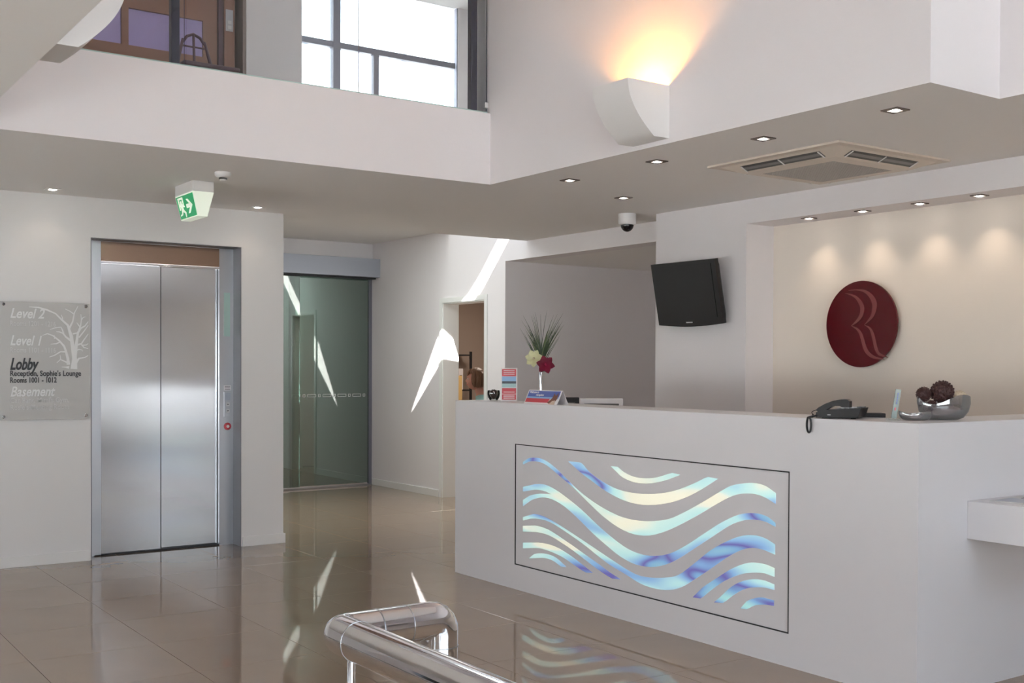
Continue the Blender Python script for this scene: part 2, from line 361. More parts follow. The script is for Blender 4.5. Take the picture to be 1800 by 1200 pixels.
# roof sheet around an unseen gap cut to shape the corridor sun streak
prism(bm, [(5.327, 5.70, TOP), (5.50, 5.70, TOP), (5.50, 6.7, TOP), (5.327, 6.7, TOP)], (0, 0, .02))
prism(bm, [(4.6, 6.7, TOP), (5.327, 6.7, TOP)] + [(a, b, TOP) for a, b in chain_u] + [(4.6, 6.23, TOP)], (0, 0, .02))
prism(bm, [(4.6, 5.70, TOP), (4.6, 6.23, TOP), (4.684, 6.23, TOP)] + [(a, b, TOP) for a, b in chain_l] + [(5.327, 5.76, TOP), (5.327, 5.70, TOP)], (0, 0, .02))
struct('ceiling_roof', bm, 'ceil', 'roof over the void, its gap and canopy shaped for the sun')
# ---- end of corridor: glass door wall
struct('wall_corridor_end', boxes((XL, XD, YG, YG + .15, 2.72, ZK + .05), (XL - .2, XL + .6, YG, YG + .15, 0, 2.72)), 'wall', 'white wall above the glass doors')
struct('wall_upper_end', boxes((3.5, 5.0, YG, YG + .15, ZK + .05, TOP), (7.70, 9.4, YG, YG + .15, ZK + .05, TOP), (5.0, 7.7, YG, YG + .15, ZK + .05, 3.3)), 'wall', 'upper floor window wall')
struct('wall_upper_right', box(9.2, 9.4, -4.1, YG + .15, 0, TOP), 'wall', 'far right wall')
struct('wall_back_corridor', boxes((3.4, 7.2, 16.8, 17, 0, 3), (3.4, 3.55, YG + .15, 17, 0, 3)), 'wall', 'end wall behind the glass doors')
# ---- right corridor wall with office doorway; recess; TV pier; niche
D1, D2, ZD = 9.85, 10.70, 2.14
struct('wall_right', boxes((XD, XD + .2, YR, D1, 0, ZK), (XD, XD + .2, YT, YR, ZH, ZC), (XD, XD + .2, 9.11, YR, ZC, ZK)), 'wall', 'white wall between the office doorway and the recess')
struct('wall_right_far', box(XD, XD + .2, D2, 17, 0, ZK), 'wall', 'white corridor wall beyond the office doorway')
struct('wall_right_lintel', box(XD, XD + .2, D1, D2, ZD, ZK), 'wall', 'wall over the office doorway')
struct('wall_recess', boxes((XD + .2, 9.2, YR, YR + .12, 0, ZH), (8.6, 8.75, YT, YR, 0, ZH)), 'wall', 'grey side of the recess behind the desk')
struct('ceiling_recess', box(XD + .2, 8.75, YT, YR + .12, ZH, ZH + .06), 'ceil', 'recess ceiling')
struct('wall_pier', boxes((XT, 8.75, 5.896, YT, 0, ZC), (XT, XT + .6, -4.1, 5.896, ZN, ZC)), 'wall', 'white pier carrying the television')
struct('wall_niche', box(6.47, 6.6, -4.1, 5.896, 0, ZN), 'warmwall', 'lit back wall of the niche')
bm = boxes((6.2, 6.201, 6.5, 6.501, 2.6, 2.601))
bm.free()
# office
struct('wall_office', boxes((XD + .2, 9.2, 13.6, 13.75, 0, 2.7), (9.1, 9.2, YR + .12, 13.7, 0, 2.7)), 'office', 'brown office wall')
struct('ceiling_office', box(XD + .2, 9.2, YR + .12, 13.75, 2.7, 2.75), 'office', 'office ceiling')
# ---- baseboards
BZ = .078
def bb(n, *a): return struct(n, box(*a, bev=.002), 'base', 'white skirting board')
bb('baseboard_left', -3, 2.222, YL - .014, YL, 0, BZ); bb('baseboard_middle', 3.398, XL + .014, YL - .014, YL, 0, BZ)
bb('baseboard_return', XL, XL + .014, YL, YG, 0, BZ)
bb('baseboard_right', XD - .014, XD, 10.765, YG, 0, BZ)
# ---- upper window
w1 = struct('window_1', boxes((5.0, 5.02, YG + .02, YG + .09, 3.3, TOP), (7.69, 7.70, YG + .02, YG + .09, 3.3, TOP), (5.0, 7.7, YG + .02, YG + .09, 3.3, 3.36)), 'frame', 'tall gridded window above the gallery')
def wpart(name, *a): return obj(name, box(*a), 'frame', w1)
wpart('mullion', 5.955, 6.05, YG + .0, YG + .1, 3.36, TOP); wpart('transom', 5.05, 7.66, YG + .01, YG + .09, 5.225, 5.295)
wpart('mullion', 6.50, 6.57, YG + .01, YG + .09, 3.36, 5.225)
obj('outer_bar', box(5.62, 5.67, YG + .11, YG + .14, 3.36, TOP), 'glare_bar', w1); obj('outer_bar', box(6.95, 7.0, YG + .11, YG + .14, 3.36, TOP), 'glare_bar', w1)
for a, b in ((5.05, 5.955), (6.05, 7.66)):
    obj('pane', box(a, b, YG + .045, YG + .051, 3.36, TOP), 'wglass', w1)
# ---- glass doors at the corridor end
d1 = struct('door_1', box(XD - .055, XD - .02, YG - .02, YG + .03, .015, 2.50), 'frame', 'green glass automatic doors')
obj('door_header', box(XL + .62, XD - .002, YG - .20, YG - .005, 2.505, 2.725, bev=.004), 'header', d1)
obj('track', box(XL + .62, XD - .03, YG - .14, YG - .02, 2.485, 2.503), 'dark', d1)
obj('threshold', box(XL + .62, XD - .02, YG - .03, YG + .04, .001, .014), 'steel_side', d1)
obj('glass_pane', box(5.405, XD - .055, YG, YG + .012, .03, 2.49), 'glass', d1)
obj('glass_pane', box(4.4, 5.50, YG - .07, YG - .058, .03, 2.49), 'glass', d1)
obj('pane_edge', box(5.395, 5.404, YG - .003, YG + .014, .03, 2.49), 'gedge', d1)
x = 5.43; k = 0
while x < 6.38:
    w = .11 if k % 2 == 0 else .03
    e = .004; z0 = 1.075; z1 = 1.108
    yy = YG - .004
    obj('glass_marker', boxes((x, x + w, yy, YG - .001, z0, z0 + e), (x, x + w, yy, YG - .001, z1 - e, z1), (x, x + e, yy, YG - .001, z0, z1), (x + w - e, x + w, yy, YG - .001, z0, z1)), 'letw', d1)
    x += w + .028; k += 1
# ---- office doorway lining
d2 = struct('door_2', boxes((XD - .012, XD - .0005, D1 - .05, D1 + .003, 0, ZD + .05), (XD - .012, XD - .0005, D2 - .003, D2 + .05, 0, ZD + .05), (XD - .012, XD - .0005, D1, D2, ZD - .003, ZD + .05)), 'trimw', 'white lined office doorway')
obj('jamb', boxes((XD, XD + .2, D2 - .015, D2 - .0005, 0, ZD), (XD, XD + .2, D1 + .0005, D1 + .015, 0, ZD), (XD, XD + .2, D1 + .015, D2 - .015, ZD - .015, ZD - .0005)), 'trimw', d2)
# ================================================================== THINGS
# ---- lift
YF, YDR = 8.84, 8.885
t = thing('lift', 'stainless steel lift doors with bronze header in the white wall', 'elevator', (2.8, YF, 0))
def T(bm):
    for v in bm.verts: v.co -= Vector((2.8, YF, 0))
    return bm
LX0, LX1, FZ = 2.232, 3.388, 2.385
X1, X2 = 2.345, 3.268
obj('frame_post', T(box(LX0, X1, YF, YF + .03, .002, FZ)), 'steel_side', t)
fp = obj('frame_post', T(box(X2, LX1, YF, YF + .03, .002, FZ)), 'steel_side', t)
obj('frame_liner', T(boxes((LX1 - .004, LX1, YL - .001, YF, .002, FZ), (LX0, LX0 + .004, YL - .001, YF, .002, FZ), (LX0, LX1, YL - .001, YF, FZ - .004, FZ))), 'liner', t)
obj('frame_return', T(box(X2, X2 + .004, YF + .03, YDR + .06, .002, 2.23)), 'blackm', t)
obj('header_panel', T(box(X1, X2, YF, YF + .03, 2.232, FZ - .0045, bev=.002)), 'bronze', t)
obj('door_track', T(box(X1, X2, YF + .005, YF + .04, 2.215, 2.230)), 'chrome', t)
l1 = obj('door_panel', T(box(X1 - .02, 2.803, YDR - .03, YDR - .008, .012, 2.214, bev=.0015)), 'steel', t)
l2 = obj('door_panel', T(box(2.795, X2 - .004, YDR, YDR + .022, .012, 2.22, bev=.0015)), 'steel', t)
obj('door_edge', T(box(2.7995, 2.805, YDR - .032, YDR - .001, .012, 2.214)), 'dark', t)
obj('sill', T(box(X1 - .05, X2, YF + .0, YDR + .05, .001, .010)), 'dark', t)
cp = obj('call_panel', T(box(3.305, 3.366, YF - .006, YF - .0005, 1.03, 1.235, bev=.002)), 'steel_side', t)
obj('notice', T(box(3.306, 3.364, YF - .003, YF - .0005, 1.245, 1.285)), 'paper', t)
for zz in (1.25, 1.262, 1.274): obj('notice_line', T(box(3.312, 3.358, YF - .004, YF - .003, zz, zz + .004)), 'letb', t)
obj('display', T(box(3.312, 3.358, YF - .008, YF - .0065, 1.165, 1.225)), 'header', cp)
for zz in (1.065, 1.118):
    obj('call_button', T(box(3.322, 3.350, YF - .010, YF - .0065, zz, zz + .03, bev=.002)), 'letg', cp)
for k, zz in enumerate((1.065, 1.118)):
    s = 1 if k else -1; c0 = zz + .015
    obj('arrow', T(prism(bmesh.new(), [(3.329, YF - .0115, c0 - .005 * s), (3.343, YF - .0115, c0 - .005 * s), (3.336, YF - .0115, c0 + .007 * s)], (0, .001, 0))), 'letb', cp)
ks = lathe([(0, .0), (.030, .0), (.030, .006), (.026, .009), (.0, .009)], 24)
bmesh.ops.rotate(ks, verts=ks.verts, matrix=Matrix.Rotation(PI / 2, 3, 'X'))
for v in ks.verts: v.co += Vector((3.335, YF - .0005, .955)) - Vector((2.8, YF, 0))
kr = obj('fire_key_ring', ks, 'pred', t, smooth=True)
ks = lathe([(0, .0), (.012, .0), (.012, .004), (.0, .004)], 16)
bmesh.ops.rotate(ks, verts=ks.verts, matrix=Matrix.Rotation(PI / 2, 3, 'X'))
for v in ks.verts: v.co += Vector((3.335, YF - .0098, .955)) - Vector((2.8, YF, 0))
obj('key_switch', ks, 'letw', kr)
obj('level_indicator', T(box(3.305, 3.355, YF - .005, YF - .0005, 1.68, 2.03)), 'gedge', t)
# ---- directory sign
SZ0, SZ1, SXa, SXb, SYp = 1.052, 1.893, 1.597, 2.212, 8.640
t = thing('directory_sign', 'frosted grey directory board left of the lift with coral drawing', 'sign', (1.9, SYp, 1.05))
off = Vector((1.9, SYp, 1.05))
def O(bm, of):
    for v in bm.verts: v.co -= of
    return bm
obj('plate', O(box(SXa, SXb, SYp, SYp + .008, SZ0, SZ1, bev=.001), off), 'plate', t)
for bxx in (SXa + .028, SXb - .028):
    for bz in (SZ0 + .025, SZ1 - .02):
        b = lathe([(0, 0), (.012, 0), (.012, .006), (.009, .009), (0, .009)], 20)
        bmesh.ops.rotate(b, verts=b.verts, matrix=Matrix.Rotation(PI / 2, 3, 'X'))
        for v in b.verts: v.co += Vector((bxx, SYp - .0005, bz)) - off
        so = lathe([(0.008, 0), (.008, .03)], 12); bmesh.ops.rotate(so, verts=so.verts, matrix=Matrix.Rotation(-PI / 2, 3, 'X'))
        bo = obj('bolt', b, 'chrome', t, smooth=True)
        for v in so.verts: v.co += Vector((bxx, SYp + .009, bz)) - off
        obj('standoff', so, 'chrome', bo, smooth=True)
def sgn(body, px, baseline_z, h, m, shear, bold, width):
    o = text('lettering', body, h, m, t, Vector((px, SYp - .0022, baseline_z)) - off, (1, 0, 0), (0, 0, 1), .0012, shear, bold, width)
    return o
sgn('Level 2', 1.665, 1.778, .098, 'letw', .30, .002, .235)
sgn('Rooms 1201 - 1216', 1.665, 1.722, .05, 'letg', 0, .0008, .31)
sgn('Level 1', 1.665, 1.585, .098, 'letw', .30, .002, .215)
sgn('Rooms 1101 - 1116', 1.665, 1.533, .05, 'letg', 0, .0008, .31)
sgn('Lobby', 1.665, 1.412, .115, 'letb', .30, .0035, .195)
sgn("Reception, Sophie's Lounge", 1.665, 1.366, .054, 'letb', 0, .0012, .485)
sgn('Rooms 1001 - 1012', 1.665, 1.318, .054, 'letb', 0, .0012, .315)
sgn('Basement', 1.665, 1.222, .098, 'letw', .30, .002, .305)
sgn("Car Park, Mimi's Gym,", 1.665, 1.176, .05, 'letg', 0, .0008, .40)
sgn("Rosie's Meeting Room", 1.665, 1.126, .05, 'letg', 0, .0008, .40)
strokes = [
 [(600, 685, 50), (605, 600, 36), (590, 500, 28), (578, 420, 26), (565, 380, 20), (550, 330, 16), (500, 285, 12), (450, 235, 9), (380, 205, 12), (310, 185, 9), (235, 181, 3)],
 [(562, 355, 14), (590, 300, 10), (603, 230, 9), (633, 175, 4)], [(600, 240, 8), (565, 215, 6), (530, 198, 3)], [(508, 295, 8), (505, 265, 5), (497, 245, 3)],
 [(605, 600, 30), (620, 480, 22), (632, 390, 16), (655, 355, 12), (690, 335, 9), (716, 300, 4)], [(640, 370, 12), (655, 330, 8), (660, 285, 7), (655, 240, 3)],
 [(660, 290, 6), (675, 265, 5), (693, 262, 3)], [(650, 345, 9), (630, 320, 5), (622, 308, 3)], [(590, 400, 10), (630, 392, 8)],
 [(575, 455, 16), (535, 425, 12), (510, 395, 10), (480, 383, 7), (455, 382, 3)], [(520, 410, 10), (505, 365, 8), (495, 345, 6), (450, 350, 6), (405, 365, 3)],
 [(555, 650, 26), (550, 600, 20), (535, 540, 16), (520, 500, 14), (480, 455, 12), (430, 415, 8), (385, 398, 7), (345, 412, 3)],
 [(490, 465, 9), (455, 480, 7), (410, 483, 3)], [(440, 440, 6), (445, 425, 4), (440, 410, 2)], [(530, 545, 12), (490, 545, 9), (440, 575, 7), (400, 588, 3)],
 [(620, 490, 16), (660, 480, 10), (680, 450, 9), (716, 400, 4)], [(640, 430, 10), (680, 380, 8), (716, 330, 4)], [(660, 485, 9), (680, 510, 8), (716, 520, 4)], [(665, 492, 8), (700, 490, 6), (716, 478, 4)],
 [(610, 640, 24), (640, 600, 12), (690, 590, 8), (716, 575, 5)], [(560, 640, 16), (530, 625, 10), (490, 608, 8), (460, 635, 3)], [(492, 608, 7), (490, 585, 4), (487, 570, 2)],
 [(560, 672, 20), (530, 670, 7), (500, 668, 3)], [(610, 540, 10), (640, 525, 7), (665, 530, 4), (670, 542, 2)]]
bm = bmesh.new()
for si, s in enumerate(strokes):
    pts = []
    for (a, b, w) in s:
        q = at(a / 4.617, 500 + b / 4.617, 'y', SYp - .001); q.x = min(q.x, SXb - .001); pts.append((q, w * .00046 + .0006))
    L_, R2 = [], []
    for i, (q, w) in enumerate(pts):
        d = (pts[min(i + 1, len(pts) - 1)][0] - pts[max(i - 1, 0)][0]).normalized(); nrm = Vector((-d.z, 0, d.x))
        L_.append(q + nrm * w); R2.append(q - nrm * w)
    yo = Vector((0, -.0012 - .0001 * (si % 9), 0))
    ribbon(bm, [p + yo - off for p in L_], [p + yo - off for p in R2], (0, .0012, 0))
obj('coral_motif', bm, 'letw', t)
# ---- upper landing: bronze lift surround with lavender painted-in reflections
t = thing('landing_lift', 'brown bronze lift surround with painted lavender reflections on the upper landing', 'elevator', (2.7, 8.8, ZB))
off = Vector((2.7, 8.8, ZB)); Y0 = 8.80
P3 = ((2.0, 2.488), (2.541, 2.868), (2.925, 3.12))
cells_ = [(1.955, 3.235, Y0, Y0 + .04, ZB, 3.878), (1.955, 3.235, Y0, Y0 + .04, 4.16, 5.0), (1.955, 2.0, Y0, Y0 + .04, 3.878, 4.16), (2.488, 2.541, Y0, Y0 + .04, 3.878, 4.16), (2.868, 2.925, Y0, Y0 + .04, 3.878, 4.16), (3.12, 3.235, Y0, Y0 + .04, 3.878, 4.16)]
obj('surround', O(boxes(*cells_), off), 'brown', t)
for a, b in P3: obj('pane', O(box(a, b, Y0 + .02, Y0 + .035, 3.878, 4.16), off), 'lav_reflect', t)  # flat lavender colour stands for reflections in the lift front
obj('jamb_strip', O(box(3.235, 3.275, Y0 - .03, Y0 + .04, ZB, 5.0), off), 'dbrown', t)
obj('front_panel', O(box(3.275, 3.36, Y0 - .05, Y0 + .04, ZB, 5.0), off), 'brown', t)
obj('side_reveal', O(box(3.40, 3.428, YL + .001, Y0 + .04, ZB, 5.0), off), M['reveal'], t)
cpn = obj('call_panel', O(box(3.285, 3.345, Y0 - .056, Y0 - .051, 4.10, 4.27), off), 'steel_side', t)
for zz in (4.115, 4.155): obj('call_button', O(box(3.30, 3.33, Y0 - .06, Y0 - .0565, zz, zz + .028), off), 'letg', cpn)
# chair added on the landing in place of a faint reflected one
def reflected_chair(loc, rz):
    t = thing('chair', 'dark wooden chair added on the landing for a faint reflection', 'chair', loc, rz)
    obj('seat', box(-.21, .21, -.2, .2, .43, .46, bev=.01), 'dbrown', t)
    for sx in (-.18, .18): obj('leg', mk_tube([(sx, -.17, 0), (sx, -.17, .43)], .016, 10), 'dbrown', t)
    for sx in (-.15, .15): obj('leg', mk_tube([(sx, .19, 0), (sx, .18, .45), (sx * .55, .20, .72)], [.016, .016, .010], 10), 'dbrown', t)
    obj('back_rail', mk_tube([(-.082, .20, .70), (-.05, .205, .745), (0, .21, .768), (.05, .205, .745), (.082, .20, .70)], .011, 10), 'dbrown', t)
    obj('back_slat', mk_tube([(0, .18, .46), (0, .205, .76)], .010, 8), 'dbrown', t)
    obj('back_bar', mk_tube([(-.085, .20, .67), (.085, .20, .67)], .007, 8), 'dbrown', t)
    return t
q = at(336, 68, 'y', 8.40)
reflected_chair((q.x + .02, 8.20, ZB), 0)
# gallery posts and glass balustrade
for (x, lb) in ((2.155, 'dark steel post on the gallery edge in front of the painted reflections'), (4.205, 'dark steel post on the gallery edge beside the void wall')):
    t = thing('steel_post', lb, 'post', (x, YB + .12, ZB), group='gallery posts')
    obj('shaft', box(-.024, .024, -.024, .024, .008, TOP - ZB - .001, bev=.003), 'post', t); obj('base_plate', box(-.04, .04, -.04, .04, .0005, .008), 'post', t)
t = thing('glass_balustrade', 'clear glass balustrade standing on the gallery fascia', 'railing', (2.7, YB + .03, ZB))
for a, b in ((-1.64, -.515), (-.505, .6), (.61, 1.565)):
    obj('glass_panel', box(a, b, 0, .012, .003, 1.0), 'bglass', t)
obj('base_channel', box(-1.64, 1.565, -.008, .02, .0005, .012), 'gedge', t)
obj('wall_clamp', box(1.545, 1.57, -.012, .026, .04, .075), 'plastic', t)
# ---- sconces
def sconce(name, loc, side, label, lit):
    """quarter-round trough on a wall facing -x (side=-1) or +x (side=+1); origin at wall, bottom centre"""
    t = thing(name, label, 'wall light', loc)
    L2, h, d, db = .150, .29, .30, .11
    prof = [(0, 0), (db, 0)]
    for i in range(1, 13):
        f = i / 12; prof.append((db + (d - db) * (1 - (1 - f) ** 2), h * f))
    pro2 = prof + [(0, h)]
    for sg, nm in ((-1, 'end_panel'), (1, 'end_panel')):
        y = sg * L2
        obj(nm, prism(bmesh.new(), [(side * a, y, b) for a, b in pro2], (0, -sg * .008, 0)), 'plastic', t)
    outer = [Vector((side * a, b)) for a, b in prof]
    inner = [Vector((side * max(a - .007, 0), b + .006)) for a, b in prof[:-1]] + [Vector((side * (d - .007), h))]
    bm = bmesh.new(); y0, y1 = -L2 + .0082, L2 - .0082
    ribbon(bm, [Vector((p.x, y0, p.y)) for p in outer], [Vector((p.x, y0, p.y)) for p in inner], (0, y1 - y0, 0))
    obj('curved_shell', bm, 'plastic', t, smooth=True)
    if lit:
        obj('bulb', mk_tube([(side * .09, -.06, .17), (side * .09, .06, .17)], .009, 10), 'hal', t)
    return t
sconce('wall_sconce_light', (XS - .0005, 4.81, 2.705), -1, 'lit quarter round white wall light glowing orange upward', True)
sconce('wall_sconce_light', (XW + .0005, 4.873, 2.712), 1, 'white quarter round wall light partly hidden by the near ceiling', False)
light('sconce_glow', 'SPOT', (XS - .10, 4.80, 2.90), 21, (1, .40, .06), dir=(.25, 0, 1), spot_size=math.radians(150), spot_blend=.6, shadow_soft_size=.03)
# ---- downlights
proto = None
def downlight(x, y, z, label, group, watts, spot=80, s=.048, soft=.03, tilt=(0, 0, -1), blend=.7, trim='dbrown'):
    t = thing('downlight', label, 'downlight', (x, y, z), 0, group)
    obj('trim_plate', boxes((-s, s, -s, -.026, -.006, -.0005), (-s, s, .026, s, -.006, -.0005), (-s, -.026, -.026, .026, -.006, -.0005), (.026, s, -.026, .026, -.006, -.0005)), 'trimd' if trim == 'dbrown' else trim, t)
    obj('lamp_lens', lathe([(0, -.009), (.018, -.008), (.024, -.002), (.024, -.0005)], 20), 'lamp', t, smooth=True)
    light('downlight_beam', 'SPOT', (x, y, z - .014), watts, (1, .80, .60), dir=tilt, spot_size=math.radians(spot), spot_blend=blend, shadow_soft_size=.02)
order = ['farthest of the four downlights along the void edge', 'downlight along the void edge below the lit wall light', 'downlight between the lit wall light and the air conditioner', 'nearest of the four downlights along the void edge']
for k, y in enumerate((5.965, 5.112, 4.263, 3.425)):
    downlight(4.592, y, ZC, 'square ' + order[k], 'square ceiling downlights', 2.5)
downlight(5.383, 6.351, ZC, 'square downlight in front of the dome camera', 'square ceiling downlights', 2.5)
downlight(1.905, 8.42, ZC, 'recessed downlight above the directory board', 'downlights by the lift wall', .8, spot=95, tilt=(0, .25, -1), trim='plastic')
downlight(3.42, 8.42, ZC, 'recessed downlight right of the exit sign by the lift', 'downlights by the lift wall', .8, spot=95, tilt=(0, .25, -1), trim='plastic')
nl = ['leftmost niche downlight beside the pier', 'second niche downlight from the pier', 'third niche downlight from the pier, right of the red disc', 'rightmost niche downlight in view']
for k, y in enumerate((5.406, 4.945, 4.500, 4.078)):
    downlight(6.292, y, ZN, nl[k], 'niche downlights', 3.2, spot=84, tilt=(.16, 0, -1), blend=.9, s=.04)
for y in (3.64, 3.2, 2.76):
    light('niche_beam', 'SPOT', (6.292, y, ZN - .014), 3.2, (1, .8, .6), dir=(.16, 0, -1), spot_size=math.radians(84), spot_blend=.9, shadow_soft_size=.02)
# ---- air conditioner cassette
cx0, cx1, cy0, cy1 = 4.96, 5.965, 4.055, 5.06
t = thing('air_conditioner', 'square cream ceiling air conditioner cassette with vent slots', 'air conditioner', (5.46, 4.557, ZC))
hw = .502
def frame4(a, b, z0, z1): return boxes((-a, a, -a, -b, z0, z1), (-a, a, b, a, z0, z1), (-a, -b, -b, b, z0, z1), (b, a, -b, b, z0, z1))
obj('flange', frame4(hw, .43, -.012, -.0005), 'acgrey', t)
bm = bmesh.new(); prof_ = [(.445, -.012), (.35, -.052), (.27, -.056), (.27, -.044)]
vr = [[bm.verts.new((sx * a, sy * a, z)) for sx, sy in ((-1, -1), (1, -1), (1, 1), (-1, 1))] for a, z in prof_]
for A, B in zip(vr, vr[1:]):
    for i in range(4): j = (i + 1) % 4; bm.faces.new((A[i], A[j], B[j], B[i]))
obj('body_panel', bm, 'acgrey', t)
sl = Vector((0, .095, -.040)).normalized(); nn = Vector((0, -.040, -.095)).normalized()
def on_slope(x, f, lift): return Vector((x, -.445 + .095 * f, -.012 - .040 * f)) + nn * lift
for k in range(4):
    rot_ = Matrix.Rotation(k * PI / 2, 3, 'Z')
    def sp_bx(x0, x1, f0, f1, l0, l1):
        bm = bmesh.new(); prism(bm, [on_slope(x0, f0, l0), on_slope(x1, f0, l0), on_slope(x1, f1, l0), on_slope(x0, f1, l0)], nn * (l1 - l0)); bmesh.ops.rotate(bm, verts=bm.verts, matrix=rot_); return bm
    v1 = obj('vent_slot', sp_bx(-.30, .30, .22, .80, .0005, .002), 'slot', t)
    obj('vane', sp_bx(-.285, .285, .38, .62, .0025, .004), 'acvane', v1)
    for xx in (-.296, -.004, .288): obj('vane_clip', sp_bx(xx, xx + .008, .2, .82, .0045, .008), 'plastic', v1)
g = bmesh.new()
bx(g, -.27, .27, -.27, .27, -.046, -.012)
gr = obj('grille', g, 'slot', t)
g = bmesh.new()
for i in range(27):
    a = -.26 + i * .02
    bx(g, a - .0055, a + .0055, -.27, .27, -.054, -.046); bx(g, -.27, .27, a - .0055, a + .0055, -.0535, -.046)
gm = obj('grille_mesh', g, 'acmesh', gr); gm['kind'] = 'stuff'
# ---- exit sign
t = thing('exit_sign', 'green running man exit sign hanging from the ceiling before the lift', 'sign', (2.64, 7.62, ZC))
yn, yf, hx = -.18, .18, .072
obj('mount_box', box(-hx, hx, yn, yf, -.072, -.0005, bev=.003), 'plastic', t)
zt, zb, bxw = -.073, -.235, .032
bm = bmesh.new()
A = [(-hx, yn, zt), (hx, yn, zt), (bxw, yn + .012, zb), (-bxw, yn + .012, zb)]; B = [(-hx, yf, zt), (hx, yf, zt), (bxw, yf - .012, zb), (-bxw, yf - .012, zb)]
va = [bm.verts.new(p) for p in A]; vb = [bm.verts.new(p) for p in B]
bm.faces.new(va); bm.faces.new(vb[::-1])
for i in range(4): bm.faces.new((va[i], vb[i], vb[(i + 1) % 4], va[(i + 1) % 4]))
df = obj('diffuser', bm, 'diff', t)
# green face on the -x side: local axes: s along -y (viewer's left->right), w down the slope
def face_pt(s, w, lift):
    ya = yf + (yn - yf) * s; xx = -hx + (hx - bxw) * w; zz = zt + (zb - zt) * w
    ya = ya * (1 - .06 * w)
    return Vector((xx - lift, ya, zz - lift * .25))
def fpoly(name, pts, lift, m, par, th=.001): return obj(name, prism(bmesh.new(), [face_pt(a, b, lift) for a, b in pts], (-th, 0, 0)), m, par)
gf = fpoly('green_panel', [(.03, .05), (.97, .05), (.97, .95), (.03, .95)], .0015, 'green', t)
fpoly('arrow', [(.56, .22), (.66, .22), (.86, .50), (.66, .80), (.56, .80), (.70, .58), (.52, .58), (.52, .42), (.70, .42)], .0035, 'signw', gf)
fpoly('doorway', [(.12, .10), (.40, .10), (.40, .45), (.34, .45), (.34, .18), (.18, .18), (.18, .60), (.12, .60)], .0035, 'signw', gf)
fpoly('running_figure', [(.22, .24), (.30, .24), (.30, .34), (.37, .44), (.43, .46), (.42, .52), (.33, .50), (.35, .62), (.44, .72), (.42, .92), (.37, .92), (.37, .76), (.28, .68), (.22, .80), (.10, .84), (.10, .78), (.19, .74), (.22, .60), (.20, .46), (.13, .50), (.11, .44), (.21, .36)], .0035, 'signw', gf)
# ---- smoke detector
q = at(392, 303, 'z', ZC)
t = thing('smoke_detector', 'small white round smoke detector on the ceiling near the exit sign', 'smoke detector', (q.x, q.y, ZC))
obj('base', lathe([(0, -.0005), (.052, -.0005), (.052, -.018), (.046, -.026), (.034, -.034), (0, -.034)], 32), 'plastic', t, smooth=True)
obj('sensor_cage', lathe([(.026, -.034), (.026, -.045), (.0, -.045)], 24), 'slot', t, smooth=True)
obj('sensor_cap', lathe([(0, -.0455), (.022, -.0455), (.020, -.052), (0, -.054)], 24), 'plastic', t, smooth=True)
# ---- dome camera
t = thing('dome_camera', 'white ceiling camera with black glass dome', 'security camera', (5.99, 7.02, ZC))
obj('housing', lathe([(0, -.0005), (.072, -.0005), (.072, -.075), (.066, -.085), (.056, -.088), (0, -.088)], 32), 'plastic', t, smooth=True)
obj('dome', lathe([(.053, -.0885)] + [(.053 * math.cos(a), -.0885 - .055 * math.sin(a)) for a in [PI / 2 * i / 8 for i in range(1, 8)]] + [(0, -.1435)], 32), 'black', t, smooth=True)
# ---- television on the pier
t = thing('television', 'black flat television tilted down from the white pier', 'television', (6.055, 6.405, 2.012))
tilt = Matrix.Rotation(math.radians(-11), 4, 'Y') @ Matrix.Rotation(math.radians(-3), 4, 'Z')
def TV(bm):
    bmesh.ops.transform(bm, matrix=tilt, verts=bm.verts); return bm
hw_, hh = .372, .242
def tvpoly(w, ht, hb, x, sag):
    pts = [(x, -w, ht), (x, w, ht), (x, w, -hb)]
    for i in range(1, 12):
        f = i / 12; y = w - 2 * w * f; pts.append((x, y, -hb - sag * math.sin(PI * f)))
    pts.append((x, -w, -hb)); return pts
obj('bezel', TV(prism(bmesh.new(), tvpoly(hw_, hh, hh, 0, .018), (.035, 0, 0))), 'black', t)
bmb = bmesh.new(); a = tvpoly(hw_ - .005, hh - .01, hh, .0355, .012); b = tvpoly(hw_ - .05, hh - .05, hh - .06, .085, 0)
va = [bmb.verts.new(p) for p in a]; vb = [bmb.verts.new(p) for p in b]
bmb.faces.new(va); bmb.faces.new(vb[::-1])
for i in range(len(va)): j = (i + 1) % len(va); bmb.faces.new((va[i], va[j], vb[j], vb[i]))
obj('back_cover', TV(bmb), 'blackm', t)
obj('screen', TV(box(-.003, -.0005, -hw_ + .05, hw_ - .05, -hh + .05, hh - .03)), 'black', t)
obj('badge', TV(box(-.004, -.0005, -.035, .035, -hh + .012, -hh + .02)), 'letg', t)
obj('wall_bracket', boxes((.07, .1235, -.06, .06, -.06, .06)), 'blackm', t)
# ---- red glass emblem disc
t = thing('emblem_disc', 'round dark red glass disc with a flowing double line letter R', 'sign', (6.42, 5.055, 1.747))
def disc(r, x0, x1, n=72):
    bm = bmesh.new(); a = [(x0, r * math.cos(2 * PI * i / n), r * math.sin(2 * PI * i / n)) for i in range(n)]
    return prism(bm, a, (x1 - x0, 0, 0))
obj('disc', disc(.297, 0, .014), 'red', t)
for (yy, zz) in ((.15, .15), (-.15, .15), (.15, -.15), (-.15, -.15)):
    obj('standoff', mk_tube([(.0145, yy, zz), (.0495, yy, zz)], .01, 12), 'chrome', t)
